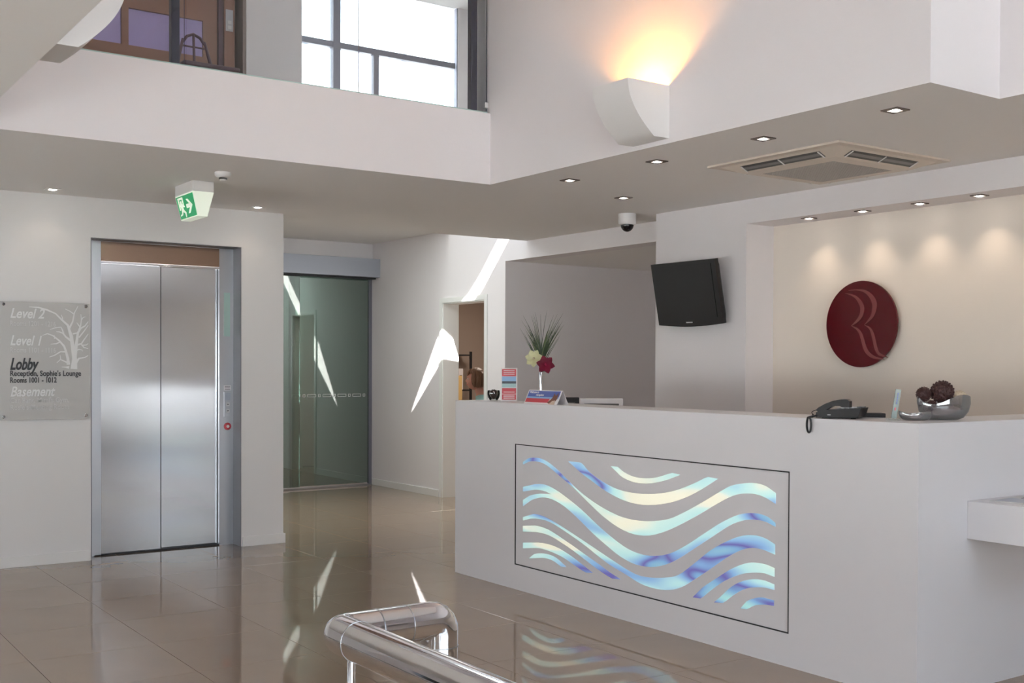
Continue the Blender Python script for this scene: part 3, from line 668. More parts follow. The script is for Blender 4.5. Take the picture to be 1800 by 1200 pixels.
# letter strokes traced on the disc: centre line points (crop px) with width
def dpt(a, b):
    q = at(1440 + a / 6, 470 + b / 6, 'x', 6.42); return Vector((0, q.y - 5.055, q.z - 1.747))
for pts in ([(275, 272, 3), (330, 285, 14), (390, 315, 28), (435, 370, 44), (457, 430, 52), (445, 500, 44), (405, 560, 30), (338, 618, 3)],
            [(345, 618, 3), (400, 648, 22), (440, 700, 36), (465, 780, 42), (490, 860, 44), (530, 915, 38), (590, 950, 26), (690, 968, 3)],
            [(310, 242, 3), (400, 236, 12), (480, 250, 26), (545, 300, 44), (583, 370, 58), (583, 440, 52), (555, 520, 34), (478, 606, 3)],
            [(480, 606, 3), (535, 640, 22), (565, 700, 36), (585, 780, 38), (605, 860, 38), (640, 915, 28), (730, 948, 3)]):
    L_, R2 = [], []
    P = [(dpt(a, b), w / 6 / FPX * 8.0 * .5) for a, b, w in pts]
    for i, (q, w) in enumerate(P):
        d = (P[min(i + 1, len(P) - 1)][0] - P[max(i - 1, 0)][0]).normalized(); nrm = Vector((0, -d.z, d.y)); L_.append(q + nrm * w); R2.append(q - nrm * w)
    def smo(l):
        out = []
        for i in range(len(l) - 1):
            p0, p1, p2, p3 = l[max(i - 1, 0)], l[i], l[i + 1], l[min(i + 2, len(l) - 1)]
            for k in range(5):
                s = k / 5
                out.append(.5 * ((2 * p1) + (-p0 + p2) * s + (2 * p0 - 5 * p1 + 4 * p2 - p3) * s * s + (-p0 + 3 * p1 - 3 * p2 + p3) * s ** 3))
        return out + [l[-1]]
    a, b = smo(L_), smo(R2); bm = bmesh.new()
    xo = Vector((-.003, 0, 0)); ribbon(bm, [p + xo for p in a], [p + xo for p in b], (.002, 0, 0))
    obj('letter_stroke', bm, 'redl', t)
# ================================================================== reception counter
XC, YC1, YC2, ZT = 4.216, 3.010, 6.779, 1.208
t = thing('reception_counter', 'white stone reception counter with glowing wave panel', 'counter', (XC, YC1, 0))
off = Vector((XC, YC1, 0))
PY0, PY1, PZ0, PZ1 = 3.73, 6.045, .161, .946
obj('front_panel', O(boxes((XC, XC + .04, YC1, PY0, .0, ZT - .02), (XC, XC + .04, PY1, YC2, 0, ZT - .02), (XC, XC + .04, PY0, PY1, 0, PZ0), (XC, XC + .04, PY0, PY1, PZ1, ZT - .02)), off), 'stone', t)
obj('side_panel', O(box(XC + .04, 5.60, YC1, YC1 + .04, 0, ZT - .02), off), 'stone', t)
obj('end_panel', O(box(XC + .04, XC + .325, YC2 - .04, YC2, 0, ZT - .02), off), 'stone', t)
obj('back_panel', O(boxes((XC + .29, XC + .325, YC1 + .35, YC2 - .04, 0, ZT - .02), (XC + .325, 5.6, YC1 + .31, YC1 + .345, 0, ZT - .02)), off), 'stone', t)
bm = bmesh.new(); prism(bm, [(XC, YC1, ZT - .02), (5.6, YC1, ZT - .02), (5.6, YC1 + .35, ZT - .02), (XC + .325, YC1 + .35, ZT - .02), (XC + .325, YC2, ZT - .02), (XC, YC2, ZT - .02)], (0, 0, .02))
obj('worktop', O(bm, off), 'stone', t)
pn = obj('wave_panel', O(box(XC + .0035, XC + .03, PY0 + .004, PY1 - .004, PZ0 + .004, PZ1 - .004), off), 'stone', t)
e = .006
obj('panel_trim', O(boxes((XC - .001, XC + .02, PY0, PY1, PZ0, PZ0 + e), (XC - .001, XC + .02, PY0, PY1, PZ1 - e, PZ1), (XC - .001, XC + .02, PY0, PY0 + e, PZ0, PZ1), (XC - .001, XC + .02, PY1 - e, PY1, PZ0, PZ1)), off), 'blackm', t)
bands = [
 [(645,197),(682,200),(720,232),(780,260),(850,269),(920,262),(1005,237),(1053,247),(985,273),(920,290),(855,298),(780,290),(715,262),(680,230)],
 [(395,168),(468,176),(520,232),(600,290),(690,335),(780,355),(870,361),(970,352),(1060,328),(1150,290),(1215,260),(1273,271),(1200,318),(1110,368),(1010,405),(900,423),(800,418),(710,392),(620,345),(540,288),(470,235)],
 [(131,187),(131,172),(160,152),(200,147),(245,156),(300,190),(370,255),(450,335),(540,405),(640,465),(740,505),(860,520),(980,508),(1070,470),(1180,410),(1280,350),(1350,312),(1430,297),(1500,298),(1560,318),(1612,355),(1612,418),(1560,385),(1500,362),(1430,357),(1360,370),(1270,415),(1170,475),(1060,535),(960,580),(870,603),(780,595),(690,555),(600,490),(520,415),(440,335),(370,275),(300,215),(250,180),(200,168),(160,172)],
 [(131,345),(131,318),(200,303),(260,306),(320,335),(390,385),(470,450),(560,535),(660,622),(760,690),(870,722),(980,712),(1080,665),(1180,600),(1280,535),(1370,490),(1440,473),(1510,475),(1570,497),(1610,530),(1610,552),(1560,525),(1490,510),(1420,515),(1340,545),(1240,610),(1140,675),(1040,740),(960,775),(880,787),(790,772),(700,725),(620,660),(540,590),(450,500),(370,430),(300,390),(240,380),(180,395),(131,430),(131,395),(170,370),(230,358),(300,362),(262,344),(200,334)],
 [(131,515),(131,495),(190,478),(250,490),(340,540),(440,605),(560,685),(680,765),(790,830),(880,850),(960,850),(1040,835),(1130,770),(1230,690),(1330,635),(1420,604),(1500,604),(1560,625),(1607,655),(1607,715),(1550,690),(1480,676),(1410,688),(1320,735),(1220,805),(1120,870),(1060,905),(990,922),(910,915),(820,885),(740,835),(640,775),(570,722),(480,650),(380,580),(290,525),(220,505),(170,505)],
 [(131,580),(131,547),(200,545),(280,570),(380,635),(480,705),(580,775),(640,820),(703,860),(655,856),(560,795),(470,725),(380,660),(290,605),(210,582)],
 [(131,678),(131,645),(220,645),(310,665),(400,715),(480,775),(540,822),(500,820),(430,775),(360,728),(280,692),(210,675)],
 [(165,737),(195,713),(250,708),(310,725),(350,755),(384,787),(355,785),(310,752),(260,735),(210,735)],
 [(1125,965),(1180,910),(1270,850),(1350,800),(1430,768),(1490,762),(1560,775),(1604,795),(1604,845),(1550,825),(1480,820),(1400,832),(1310,870),(1230,925),(1170,972)],
 [(1250,995),(1290,960),(1350,905),(1410,873),(1480,859),(1550,868),(1603,890),(1603,922),(1550,908),(1480,907),(1420,920),(1360,955),(1300,998)],
 [(1405,1030),(1440,990),(1490,970),(1540,967),(1601,983),(1601,1015),(1550,1008),(1490,1012),(1440,1035)]]
for bd in bands:
    pts = [at(880 + a / 3.334, 760 + b / 3.334, 'x', XC + .002) for a, b in bd]
    # round the outline: one corner-cutting pass that keeps sharp tips
    n = len(pts); out = []
    for i in range(n):
        p0, p1, p2, p3 = pts[i - 1], pts[i], pts[(i + 1) % n], pts[(i + 2) % n]
        out.append(p1)
        if (p1 - p0).angle(p2 - p1, 9) < .6 and (p2 - p1).angle(p3 - p2, 9) < .6:
            for s in (.33, .66):
                out.append(.5 * ((2 * p1) + (-p0 + p2) * s + (2 * p0 - 5 * p1 + 4 * p2 - p3) * s * s + (-p0 + 3 * p1 - 3 * p2 + p3) * s ** 3))
    obj('wave_band', O(prism(bmesh.new(), out, (.0014, 0, 0)), off), 'irid', pn)
# low side shelf
sh = thing('side_shelf', 'white boxed shelf on the right side of the counter', 'shelf', (4.572, YC1, 0))
obj('carcass', box(0, 1.0, -.55, -.0005, .683, .853, bev=.002), 'stone', sh)
for (x, y, rz, lb, mm) in ((4.80, 2.86, .1, 'grey printed brochure at the back of the side shelf', 'letg'), (4.86, 2.66, -.15, 'folded brochure nearer on the side shelf edge', 'paper')):
    b = thing('brochure', lb, 'brochure', (x, y, .8535), rz, 'brochures on the side shelf')
    obj('cover', box(-.15, .15, -.10, .10, 0, .004), mm, b)
    obj('cover_picture', box(-.13, .02, -.085, .085, .0041, .0045), 'header', b)
    obj('cover_text', boxes(*[(.04, .13, -.08 + i * .03, -.07 + i * .03, .0041, .0045) for i in range(5)]), 'pdark', b)
# ---- work desk behind counter
t = thing('work_desk', 'white working desk behind the counter', 'desk', (4.9, 5.0, 0))
obj('desk_top', box(-.35, .40, -1.55, 1.7, .71, .74), 'stone', t)
for yy in (-1.4, 1.6): obj('leg', box(-.3, .35, yy - .02, yy + .02, .0005, .71), 'steel_side', t)
def monitor(u0, u1, v, m, label, y_, tilt=0):
    q = at((u0 + u1) / 2, v, 'x', 4.95); c = (q - Vector((0, 0, H))).dot(F_); w = (u1 - u0) / FPX * c
    t = thing('monitor', label, 'monitor', (4.95, q.y, .7405))
    zt = q.z - .7405; rot = Matrix.Rotation(math.radians(38), 3, 'Z')
    def RR(bm): bmesh.ops.rotate(bm, verts=bm.verts, matrix=Matrix.Rotation(-math.radians(35), 3, 'Z')); return bm
    obj('screen_frame', RR(box(-w / 2, w / 2, -.02, .02, zt - .30, zt, bev=.006)), m, t)
    obj('stand_column', RR(box(-.03, .03, .02, .05, .02, zt - .1)), m, t); obj('stand_foot', RR(box(-.11, .11, -.08, .10, 0, .02, bev=.004)), m, t)
    obj('screen_back', RR(box(-w / 2 + .03, w / 2 - .03, -.026, -.0205, zt - .27, zt - .035)), 'slot', t)
monitor(975, 1018, 698, 'blackm', 'black monitor behind the counter beside the tent card', 0)
monitor(1019, 1095, 700, 'paper', 'cream framed monitor behind the counter, right of the black one', 0)
# ================================================================== things on the counter
# decor ball in glass dish
q = Vector((4.455, 6.655, ZT))
t = thing('glass_dish', 'small round glass dish at the far left end of the counter', 'dish', q)
obj('dish_bowl', lathe([(.0, .0005), (.028, .0005), (.040, .020), (.045, .045), (.042, .07), (.040, .07), (.043, .045), (.038, .022), (.026, .006), (0, .006)], 28), 'cglass', t, smooth=True)
def woven_ball(name, loc, r, m, label, grp):
    t = bmesh.new(); ico(t, (0, 0, 0), r * .96, 3)
    t2 = thing(name, label, 'ball', loc, 0, grp)
    obj('core', t, m, t2, smooth=True)
    t = bmesh.new(); n = 90; ga = PI * (3 - 5 ** .5)
    for i in range(n):
        z = 1 - 2 * (i + .5) / n; rr = (1 - z * z) ** .5; a = ga * i
        ico(t, (r * .96 * rr * math.cos(a), r * .96 * rr * math.sin(a), r * .96 * z), r * .11, 1)
    kk = obj('knobbly_skin', t, m, t2, smooth=True); kk['kind'] = 'stuff'
    return t2
woven_ball('decor_ball', (q.x, q.y, ZT + .042), .034, 'woven', 'dark woven ball inside the small glass dish beside the brochure holder', 'decor balls')
# brochure holder
p = Vector((4.40, 6.385, ZT)); rz = -math.radians(33)
t = thing('brochure_stand', 'upright red and white leaflet with a beach picture', 'leaflet', p, rz)
w, h = .056, .228
obj('card', box(-w, w, -.004, .02, .0005, h), 'paper', t)
def card(name, x0, x1, z0, z1, m): return obj(name, box(x0, x1, -.0052, -.0042, z0, z1), m, t)
card('top_print', -w + .008, w - .008, h - .056, h - .008, 'pred'); card('sky_print', -w + .008, w - .008, h - .09, h - .058, 'psky'); card('shore_print', -w + .008, w - .008, h - .106, h - .09, 'pdark')
card('sea_print', -w + .008, w - .008, h - .132, h - .106, 'psea'); card('middle_print', -w + .008, w - .008, .052, .090, 'pred'); card('bottom_print', -w + .008, w - .008, .012, .049, 'pred')
for zz in (h - .02, h - .032, h - .044, .062, .040, .030, .020):
    obj('print_line', box(-w + .018, w - .018, -.0062, -.0053, zz, zz + .004), 'letw', t)
# tent card
pa = Vector((4.25, 5.99)); pb = Vector((4.27, 5.64))
mid = Vector((4.29, 5.815, ZT)); t = thing('tent_card', 'folded tent card with blue sky print on the counter', 'card', mid, 0)
L2 = .178; h = .088; hb = .045
bm = prism(bmesh.new(), [(-hb, -L2, .0005), (0, -L2, h), (.002, -L2, h), (-hb + .003, -L2, .0005)], (0, 2 * L2, 0)); obj('front_flap', bm, 'paper', t)
bm = prism(bmesh.new(), [(hb, -L2, .0005), (0.0021, -L2, h), (.004, -L2, h), (hb + .002, -L2, .0005)], (0, 2 * L2, 0)); obj('back_flap', bm, 'paper', t)
def tf(s, w, lift=.001):     # s 0..1 left to right in view (from +y to -y), w 0..1 upward
    return Vector((-hb * (1 - w) - lift, L2 - 2 * L2 * s, .0005 + (h - .0005) * w + lift * .5))
def tp(name, pts, m, lift=.001): return obj(name, prism(bmesh.new(), [tf(a, b, lift) for a, b in pts], (-.0006, 0, .0003)), m, t)
tp('blue_print', [(.03, .52), (.97, .52), (.97, .94), (.03, .94)], 'pblue'); tp('pale_print', [(.03, .40), (.97, .40), (.97, .52), (.03, .52)], 'psky')
tp('red_print', [(.03, .12), (.70, .12), (.74, .40), (.03, .40)], 'pred'); tp('figure_print', [(.70, .12), (.80, .45), (.82, .80), (.88, .60), (.93, .85), (.95, .40), (.90, .08), (.76, .05)], 'pbrown', .002); tp('figure_print', [(.76, .0), (.84, .25), (.92, .30), (.93, .0)], 'psand', .003)
xd = (tf(1, .5) - tf(0, .5)).normalized(); yd = (tf(0, 1) - tf(0, 0)).normalized()
text('lettering', 'Welcome to', .022, 'letw', t, tf(.06, .76, .0025), xd, yd, .0003, .2, .0004, .10)
text('lettering', 'reception', .020, 'letw', t, tf(.28, .58, .0025), xd, yd, .0003, .2, .0004, .085)
# vase with grass and flowers
vb_ = Vector((4.515 + .0, 6.25, ZT)); q = at(951, 690, 'x', 4.44)
vx, vy = q.x, q.y
t = thing('flower_vase', 'tall slim chrome vase holding grasses and two flowers', 'vase', (vx, vy, ZT))
obj('vase_body', lathe([(0, .0005), (.028, .0005), (.026, .006), (.012, .014), (.010, .05), (.012, .14), (.017, .20), (.016, .20), (.010, .14), (0, .12)], 28), 'chrome', t, smooth=True)
rightv = Vector((R_.x, R_.y, 0)).normalized(); fw2 = Vector((F_.x, F_.y, 0)).normalized()
gb = thing('grass_spray', 'fan of thin dark green grass blades in the chrome vase', 'plant', (vx, vy, ZT + .20))
random.seed(3)
rootz = .11
for i in range(76):
    s = -1 if i % 2 else 1
    ang = math.radians(random.uniform(3, 27)) * s; L0 = random.uniform(.18, .30); dep = random.uniform(-.25, .25)
    base = Vector((0, 0, random.uniform(.0, .12)))
    dirv = (rightv * math.sin(ang) + fw2 * dep * abs(math.sin(ang)) + Vector((0, 0, math.cos(ang)))).normalized()
    pts = []
    for k in range(5):
        f = k / 4; pts.append(base + dirv * (L0 * f) + rightv * s * .022 * f * f)
    bm = tube(bmesh.new(), pts, [.0022, .0024, .0018, .0012, .0003], 5)
    obj('grass_blade', bm, 'leaf' if i % 3 else 'leaf2', gb)
obj('grass_blade', tube(bmesh.new(), [(0, 0, -.05), (0, 0, .2), (-.004, .003, .385)], [.0035, .0025, .0004], 6), 'leaf', gb)
def flower(name, label, c, m, petals, R, mat_c, facing):
    t = thing(name, label, 'flower', c)
    f = facing.normalized(); a = f.cross(Vector((0, 0, 1))).normalized(); b = a.cross(f).normalized()
    for layer in range(2):
        for k in range(petals):
            an = 2 * PI * k / petals + layer * .45 + .2; rr = R * (1 - .28 * layer)
            d = a * math.cos(an) + b * math.sin(an); side = f.cross(d)
            lift = .25 + .45 * layer
            bm = bmesh.new(); prof = [(0, .12), (.3, .30), (.6, .36), (.82, .22), (1.0, .02)]
            rows = []
            for (s, w) in prof:
                cc = d * (rr * s) + f * (rr * (lift * math.sin(s * 2.2) * .6))
                rows.append([bm.verts.new(cc + side * w * rr + f * rr * .10), bm.verts.new(cc), bm.verts.new(cc - side * w * rr + f * rr * .10)])
            for r1, r2 in zip(rows, rows[1:]):
                for j in range(2): bm.faces.new((r1[j], r1[j + 1], r2[j + 1], r2[j]))
            bmesh.ops.solidify(bm, geom=bm.faces[:], thickness=.0008)
            obj('petal', bm, m, t, smooth=True)
    bm = bmesh.new(); ico(bm, f * R * .2, R * .13, 2); obj('flower_centre', bm, mat_c, t, smooth=True)
    return t
fd = -fw2 + Vector((0, 0, .15))
cq = at(939, 630, 'x', vx - .06) ; flower('cream_flower', 'cream lily like flower left of the crimson one', cq, 'petal_c', 7, .060, 'cream', fd - rightv * .25)
cq = at(959, 641, 'x', vx - .10) ; fr = flower('crimson_flower', 'crimson pointed flower in front of the chrome vase', cq, 'petal_r', 6, .061, 'petal_r', fd)
obj('flower_stem', mk_tube([(0, 0, 0), (.02, -.01, -.04), (vx - cq.x, vy - cq.y, ZT + .205 - cq.z)], .0025, 6), 'leaf', fr)
# telephone
px, py = 4.36, 3.53
t = thing('telephone', 'black desk telephone with its curly cord hanging over the counter', 'telephone', (px, py, ZT), -math.radians(65))
# local: +x toward viewer's right along the counter, +y deeper, phone 0.21 wide
bm = bmesh.new()
prism(bm, [(-.11, -.075, .004), (.085, -.075, .004), (.10, -.075, .052), (-.075, -.075, .040), (-.11, -.075, .028)], (0, .15, 0))
obj('phone_base', bm, 'phone', t)
obj('base_foot', boxes((-.085, -.065, -.06, -.04, 0.0005, .004), (.05, .07, -.06, -.04, 0.0005, .004), (-.085, -.065, .04, .06, 0.0005, .004), (.05, .07, .04, .06, 0.0005, .004)), 'blackm', t)
hb_ = [(-.112, .038), (-.10, .050), (-.07, .068), (-.03, .084), (.01, .091), (.035, .090), (.045, .082), (.045, .054), (.010, .054), (.002, .060), (-.03, .060), (-.055, .046), (-.070, .034), (-.10, .030)]
obj('handset', prism(bmesh.new(), [(a, -.072, b) for a, b in hb_], (0, .052, 0)), 'phone', t)
def keyz(x): return .0405 + (x + .075) * (.012 / .175)
for i in range(5):
    for j in range(4):
        x = -.03 + i * .022; y = -.005 + j * .018
        obj('key', box(x, x + .014, y, y + .011, keyz(x), keyz(x) + .006, bev=.001), 'letw' if j < 3 else 'letg', t)
obj('display', box(.065, .092, -.01, .06, .052, .056), 'pdark', t)
obj('mark', box(-.055, -.04, -.0765, -.0755, .016, .019), 'letg', t)
pts = []
loopc = at(1421, 741, 'x', XC - .02)
base = Vector((px, py, ZT))
rot = Matrix.Rotation(math.radians(65), 3, 'Z')
def wl(p): return rot @ (Vector(p) - base)
cpts = [Vector((-.112, -.05, .040)), Vector((-.135, -.052, .028)), wl((XC + .03, loopc.y + .015, ZT + .012)), wl((XC - .012, loopc.y - .006, ZT + .008))]
for i in range(0, 13):
    a = PI * .42 - 2 * PI * .92 * i / 12 * 1
    cpts.append(wl((XC - .016, loopc.y + .013 * math.cos(a + PI), ZT - .030 + .036 * math.sin(a))))
cpts += [wl((XC + .02, loopc.y - .01, ZT + .012)), Vector((-.13, -.0, .010)), Vector((-.112, 0, .012))]
fine = []
for i in range(len(cpts) - 1):
    p0, p1, p2, p3 = cpts[max(i - 1, 0)], cpts[i], cpts[i + 1], cpts[min(i + 2, len(cpts) - 1)]
    for k in range(6):
        s = k / 6; fine.append(.5 * ((2 * p1) + (-p0 + p2) * s + (2 * p0 - 5 * p1 + 4 * p2 - p3) * s * s + (-p0 + 3 * p1 - 3 * p2 + p3) * s ** 3))
nf = len(fine)
rs = [.0018 if i < 10 or i > nf - 9 else (.0052 if i % 2 else .0044) for i in range(nf)]
obj('curly_cord', tube(bmesh.new(), fine, rs, 8), 'blackm', t, smooth=True)
# black folder beside phone
q = at(1540, 731, 'z', ZT)
t = thing('black_folder', 'flat black folder lying between the telephone and acrylic stand', 'folder', (4.53 + .0, 3.50, ZT), -math.radians(35))
obj('cover', box(-.065, .06, -.03, .045, .002, .022, bev=.003), 'blackm', t); obj('page_block', box(-.062, .058, -.028, .043, .0005, .002), 'paper', t)
# acrylic stand
q = Vector((4.41, 3.285, ZT))
t = thing('acrylic_stand', 'slim leaning clear acrylic sign stand beside the glass bowl', 'sign', q, -math.radians(35))
obj('foot', box(-.028, .028, -.022, .022, .0005, .008, bev=.002), 'cglass', t)
bm = bx(bmesh.new(), -.0125, .0125, -.0025, .0025, .008, .143)
M['acry'] = mat('frosted_acrylic', (.15, .19, .175), .25, spec=.5)
bmesh.ops.rotate(bm, verts=bm.verts, matrix=Matrix.Rotation(math.radians(9), 3, 'Y')); sp_ = obj('upright_strip', bm, 'acry', t)
bm = boxes(*[(-.002, .003, -.0036, -.0027, .075 + i * .011, .083 + i * .011) for i in range(5)]); bmesh.ops.rotate(bm, verts=bm.verts, matrix=Matrix.Rotation(math.radians(9), 3, 'Y')); obj('lettering', bm, 'pblue', sp_)
bm = boxes((-.004, .002, -.0036, -.0027, .045, .058)); bmesh.ops.rotate(bm, verts=bm.verts, matrix=Matrix.Rotation(math.radians(9), 3, 'Y')); obj('red_mark', bm, 'pred', sp_)
# organic glass bowls
M['bowl'] = glassmat('pearly_bowl_glass', (.86, .84, .85), .14, .08)
_b = M['bowl'].node_tree; _d = _b.nodes.new('ShaderNodeBsdfTranslucent'); _d.inputs[0].default_value = (.80, .78, .82, 1); _e = _b.nodes.new('ShaderNodeBsdfDiffuse'); _e.inputs[0].default_value = (.6, .58, .62, 1)
_m = _b.nodes.new('ShaderNodeMixShader'); _m.inputs[0].default_value = .5; _b.links.new(_d.outputs[0], _m.inputs[1]); _b.links.new(_e.outputs[0], _m.inputs[2])
_k = _b.nodes.new('ShaderNodeMixShader'); _k.inputs[0].default_value = .16
_o = [x for x in _b.nodes if x.type == 'OUTPUT_MATERIAL'][0]; _f = _o.inputs[0].links[0].from_socket
_b.links.new(_f, _k.inputs[1]); _b.links.new(_m.outputs[0], _k.inputs[2]); _b.links.new(_k.outputs[0], _o.inputs[0])
def bowl(name, label, loc, a, b, h, seed, lobes, rz, m='bowl'):
    t = thing(name, label, 'bowl', loc, rz)
    bm = bmesh.new(); n = 48; prof = [(.0, .0005), (.55, .0005), (.76, .10), (.93, .38), (1.0, .72), (.99, 1.0), (.96, 1.0), (.965, .72), (.895, .40), (.73, .14), (.52, .05), (0, .05)]
    rings = []
    for (r, z) in prof:
        if r == 0: rings.append([bm.verts.new((0, 0, z * h))]); continue
        ring = []
        for i in range(n):
            an = 2 * PI * i / n; wv = 1 + .05 * r * math.sin(lobes * an + seed); hz = 1 + (.16 * math.sin(2 * an + seed) + .10 * math.sin(3 * an + seed * 2)) * z
            ring.append(bm.verts.new((a * r * wv * math.cos(an), b * r * wv * math.sin(an), z * h * hz if z > .05 else z * h)))
        rings.append(ring)
    for A, B in zip(rings, rings[1:]):
        for i in range(n):
            j = (i + 1) % n
            if len(A) == 1: bm.faces.new((A[0], B[i], B[j]))
            elif len(B) == 1: bm.faces.new((A[i], A[j], B[0]))
            else: bm.faces.new((A[i], A[j], B[j], B[i]))
    obj('bowl_shell', bm, m, t, smooth=True)
    return t
bc = Vector((4.66, 3.19, ZT))
rb = math.atan2(R_.y, R_.x)
bowl('glass_bowl', 'large wavy pearly glass bowl on the counter corner', bc - rightv * .010, .122, .085, .100, 2.6, 3, rb)
cat2 = bc + rightv * .0
woven_ball('decor_ball', bc + rightv * -.012 + Vector((0, 0, .128)), .053, 'woven', 'largest dark woven ball on top of the glass bowl', 'decor balls')
woven_ball('decor_ball', bc + rightv * -.098 + Vector((0, 0, .118)), .034, 'woven', 'smaller dark woven ball at the left of the glass bowl', 'decor balls')
woven_ball('decor_ball', bc + rightv * .066 + Vector((0, 0, .095)), .040, 'cream', 'cream woven ball at the right inside the glass bowl', 'decor balls')
woven_ball('decor_ball', bc + rightv * -.066 + Vector((0, 0, .066)) - fw2 * .02, .024, 'woven', 'dark woven ball seen through the glass of the bowl', 'decor balls')
bowl('glass_dish', 'low wavy glass dish left of the large bowl', Vector((4.475, 3.215, ZT)), .072, .05, .036, 2.4, 4, rb)
# ================================================================== railing in the foreground
ra = .041; C0 = at(598, 1113.5, 'z', .896); cxr, cyr = C0.x, C0.y
C1 = at(781, 1091, 'z', .896); ex = C1.x
t = thing('handrail', 'thick polished chrome tube handrail turning a corner in the foreground', 'railing', (cxr, cyr, 0))
def arc(c, a, b, n=8, r=.045):
    # rounded corner from direction a to b about corner point c
    c, a, b = Vector(c), Vector(a), Vector(b)
    return [c - a * r * (1 - s) ** 2 + b * r * s ** 2 for s in [i / n for i in range(n + 1)]]
W_ = ex - cxr
obj('rail_tube', mk_tube([(0, -3.2, .896), (0, -.085, .896)], ra, 40), 'chrome', t, smooth=True)
obj('corner_elbow', mk_tube([(0, -.084, .896), (0, -.022, .896)] + arc((0, 0, .896), (0, 1, 0), (1, 0, 0), 5, .022) + [(.022, 0, .896), (.084, 0, .896)], ra, 40), 'chrome', t, smooth=True)
obj('cross_tube', mk_tube([(.085, 0, .896), (W_ - .085, 0, .896)], ra, 40), 'chrome', t, smooth=True)
obj('drop_elbow', mk_tube([(W_ - .084, 0, .896), (W_ - .03, 0, .896)] + arc((W_, 0, .896), (1, 0, 0), (0, 0, -1), 5, .026) + [(W_, 0, .84)], ra, 40), 'chrome', t, smooth=True)
obj('drop_tube', mk_tube([(W_, 0, .839), (W_, 0, .0005)], ra, 40), 'chrome', t, smooth=True)
for (a, b) in (((0, -.0835, .896), (0, -.0855, .896)), ((.0835, 0, .896), (.0855, 0, .896)), ((W_ - .0855, 0, .896), (W_ - .0835, 0, .896)), ((W_, 0, .8405), (W_, 0, .8385))):
    obj('joint_ring', mk_tube([a, b], ra + .0006, 40), 'steel_side', t, smooth=True)
for yy in (-.05, -1.1, -2.15): obj('thin_post', mk_tube([(0, yy, .0005), (0, yy, .865)], .0085, 16), 'chrome', t, smooth=True)
obj('lower_rail', mk_tube([(0, -3.2, .45), (0, -.05, .45)], .0085, 12), 'chrome', t, smooth=True)
# ================================================================== office: woman, chair, desk, shelf
hc = at(835, 667, 'x', 7.12)            # head centre
hx_, hy_, hz_ = hc.x, hc.y, hc.z
face = Vector((-R_.x, -R_.y, 0)).normalized()      # she looks to the left of the picture
face = (face - fw2 * .05).normalized(); side = Vector((0, 0, 1)).cross(face)
sf = thing('office_chair', 'dark office chair under the seated woman', 'chair', (hx_ - face.x * .16, hy_ - face.y * .16, 0), math.atan2(face.y, face.x))
obj('seat', box(-.22, .25, -.23, .23, .42, .47, bev=.02), 'blackm', sf)
obj('backrest', box(-.27, -.23, -.2, .2, .55, .98, bev=.015), 'blackm', sf)
obj('back_bar', box(-.25, -.21, -.03, .03, .40, .56), 'blackm', sf)
obj('gas_column', mk_tube([(0, 0, .07), (0, 0, .42)], .025, 12), 'steel_side', sf)
for k in range(5):
    a = 2 * PI * k / 5; l = obj('leg', mk_tube([(0, 0, .09), (.27 * math.cos(a), .27 * math.sin(a), .06)], [.022, .014], 8), 'blackm', sf)
    w_ = bmesh.new(); ico(w_, (.27 * math.cos(a), .27 * math.sin(a), .03), .0295, 2); obj('castor', w_, 'blackm', l, smooth=True)
# body (origin at chair), local x = forward, y = her left
wp = thing('person', 'seated woman with short brown hair and teal top in the office doorway', 'person', (hx_ - face.x * .16, hy_ - face.y * .16, 0), math.atan2(face.y, face.x))
def skin_body(name, verts, edges, radii, m, parent, sub=2, root=0):
    me = bpy.data.meshes.new(name); me.from_pydata(verts, edges, [])
    o = bpy.data.objects.new(name, me); COL.objects.link(o); o.parent = None
    md = o.modifiers.new('skin', 'SKIN'); md.use_smooth_shade = True
    sv = me.skin_vertices[0].data
    for i, r in enumerate(radii): sv[i].radius = r if isinstance(r, tuple) else (r, r)
    sv[root].use_root = True
    s = o.modifiers.new('sub', 'SUBSURF'); s.levels = sub; s.render_levels = sub
    bpy.context.view_layer.update()
    me2 = bpy.data.meshes.new_from_object(o.evaluated_get(bpy.context.evaluated_depsgraph_get()))
    bpy.data.objects.remove(o)
    me2.materials.clear()
    return obj(name, me2, m, parent, smooth=True)
hz0 = hz_
# torso + arms + legs as one continuous body
V_ = [(0, 0, .53), (0.02, 0, .70), (.05, 0, .88), (.075, 0, hz0 - .24), (.10, 0, hz0 - .15), (.13, 0, hz0 - .06),
      (.06, .17, hz0 - .25), (.08, .21, hz0 - .45), (.30, .18, hz0 - .52), (.40, .15, hz0 - .50),
      (.06, -.17, hz0 - .25), (.08, -.21, hz0 - .45), (.30, -.18, hz0 - .52), (.40, -.15, hz0 - .50),
      (0.02, .10, .53), (.44, .12, .53), (.46, .12, .09), (0.02, -.10, .53), (.44, -.12, .53), (.46, -.12, .09), (.60, .12, .05), (.60, -.12, .05)]
E_ = [(0, 1), (1, 2), (2, 3), (3, 4), (4, 5), (3, 6), (6, 7), (7, 8), (8, 9), (3, 10), (10, 11), (11, 12), (12, 13), (0, 14), (14, 15), (15, 16), (0, 17), (17, 18), (18, 19), (16, 20), (19, 21)]
Rr = [(.15, .12), (.14, .10), (.15, .105), (.12, .09), .058, .052, .062, .048, .038, .028, .062, .048, .038, .028, .09, .068, .04, .09, .068, .04, .035, .035]
body = skin_body('body', V_, E_, Rr, 'teal', wp)
body.data.materials.append(M['trouser']); body.data.materials.append(M['skin'])
for pgn in body.data.polygons:
    c = pgn.center
    if c.z < .60 and not (c.x > .2 and c.z > .60): pgn.material_index = 1
    if c.z > hz0 - .17: pgn.material_index = 2
    if c.x > .33 and c.z > .60: pgn.material_index = 2
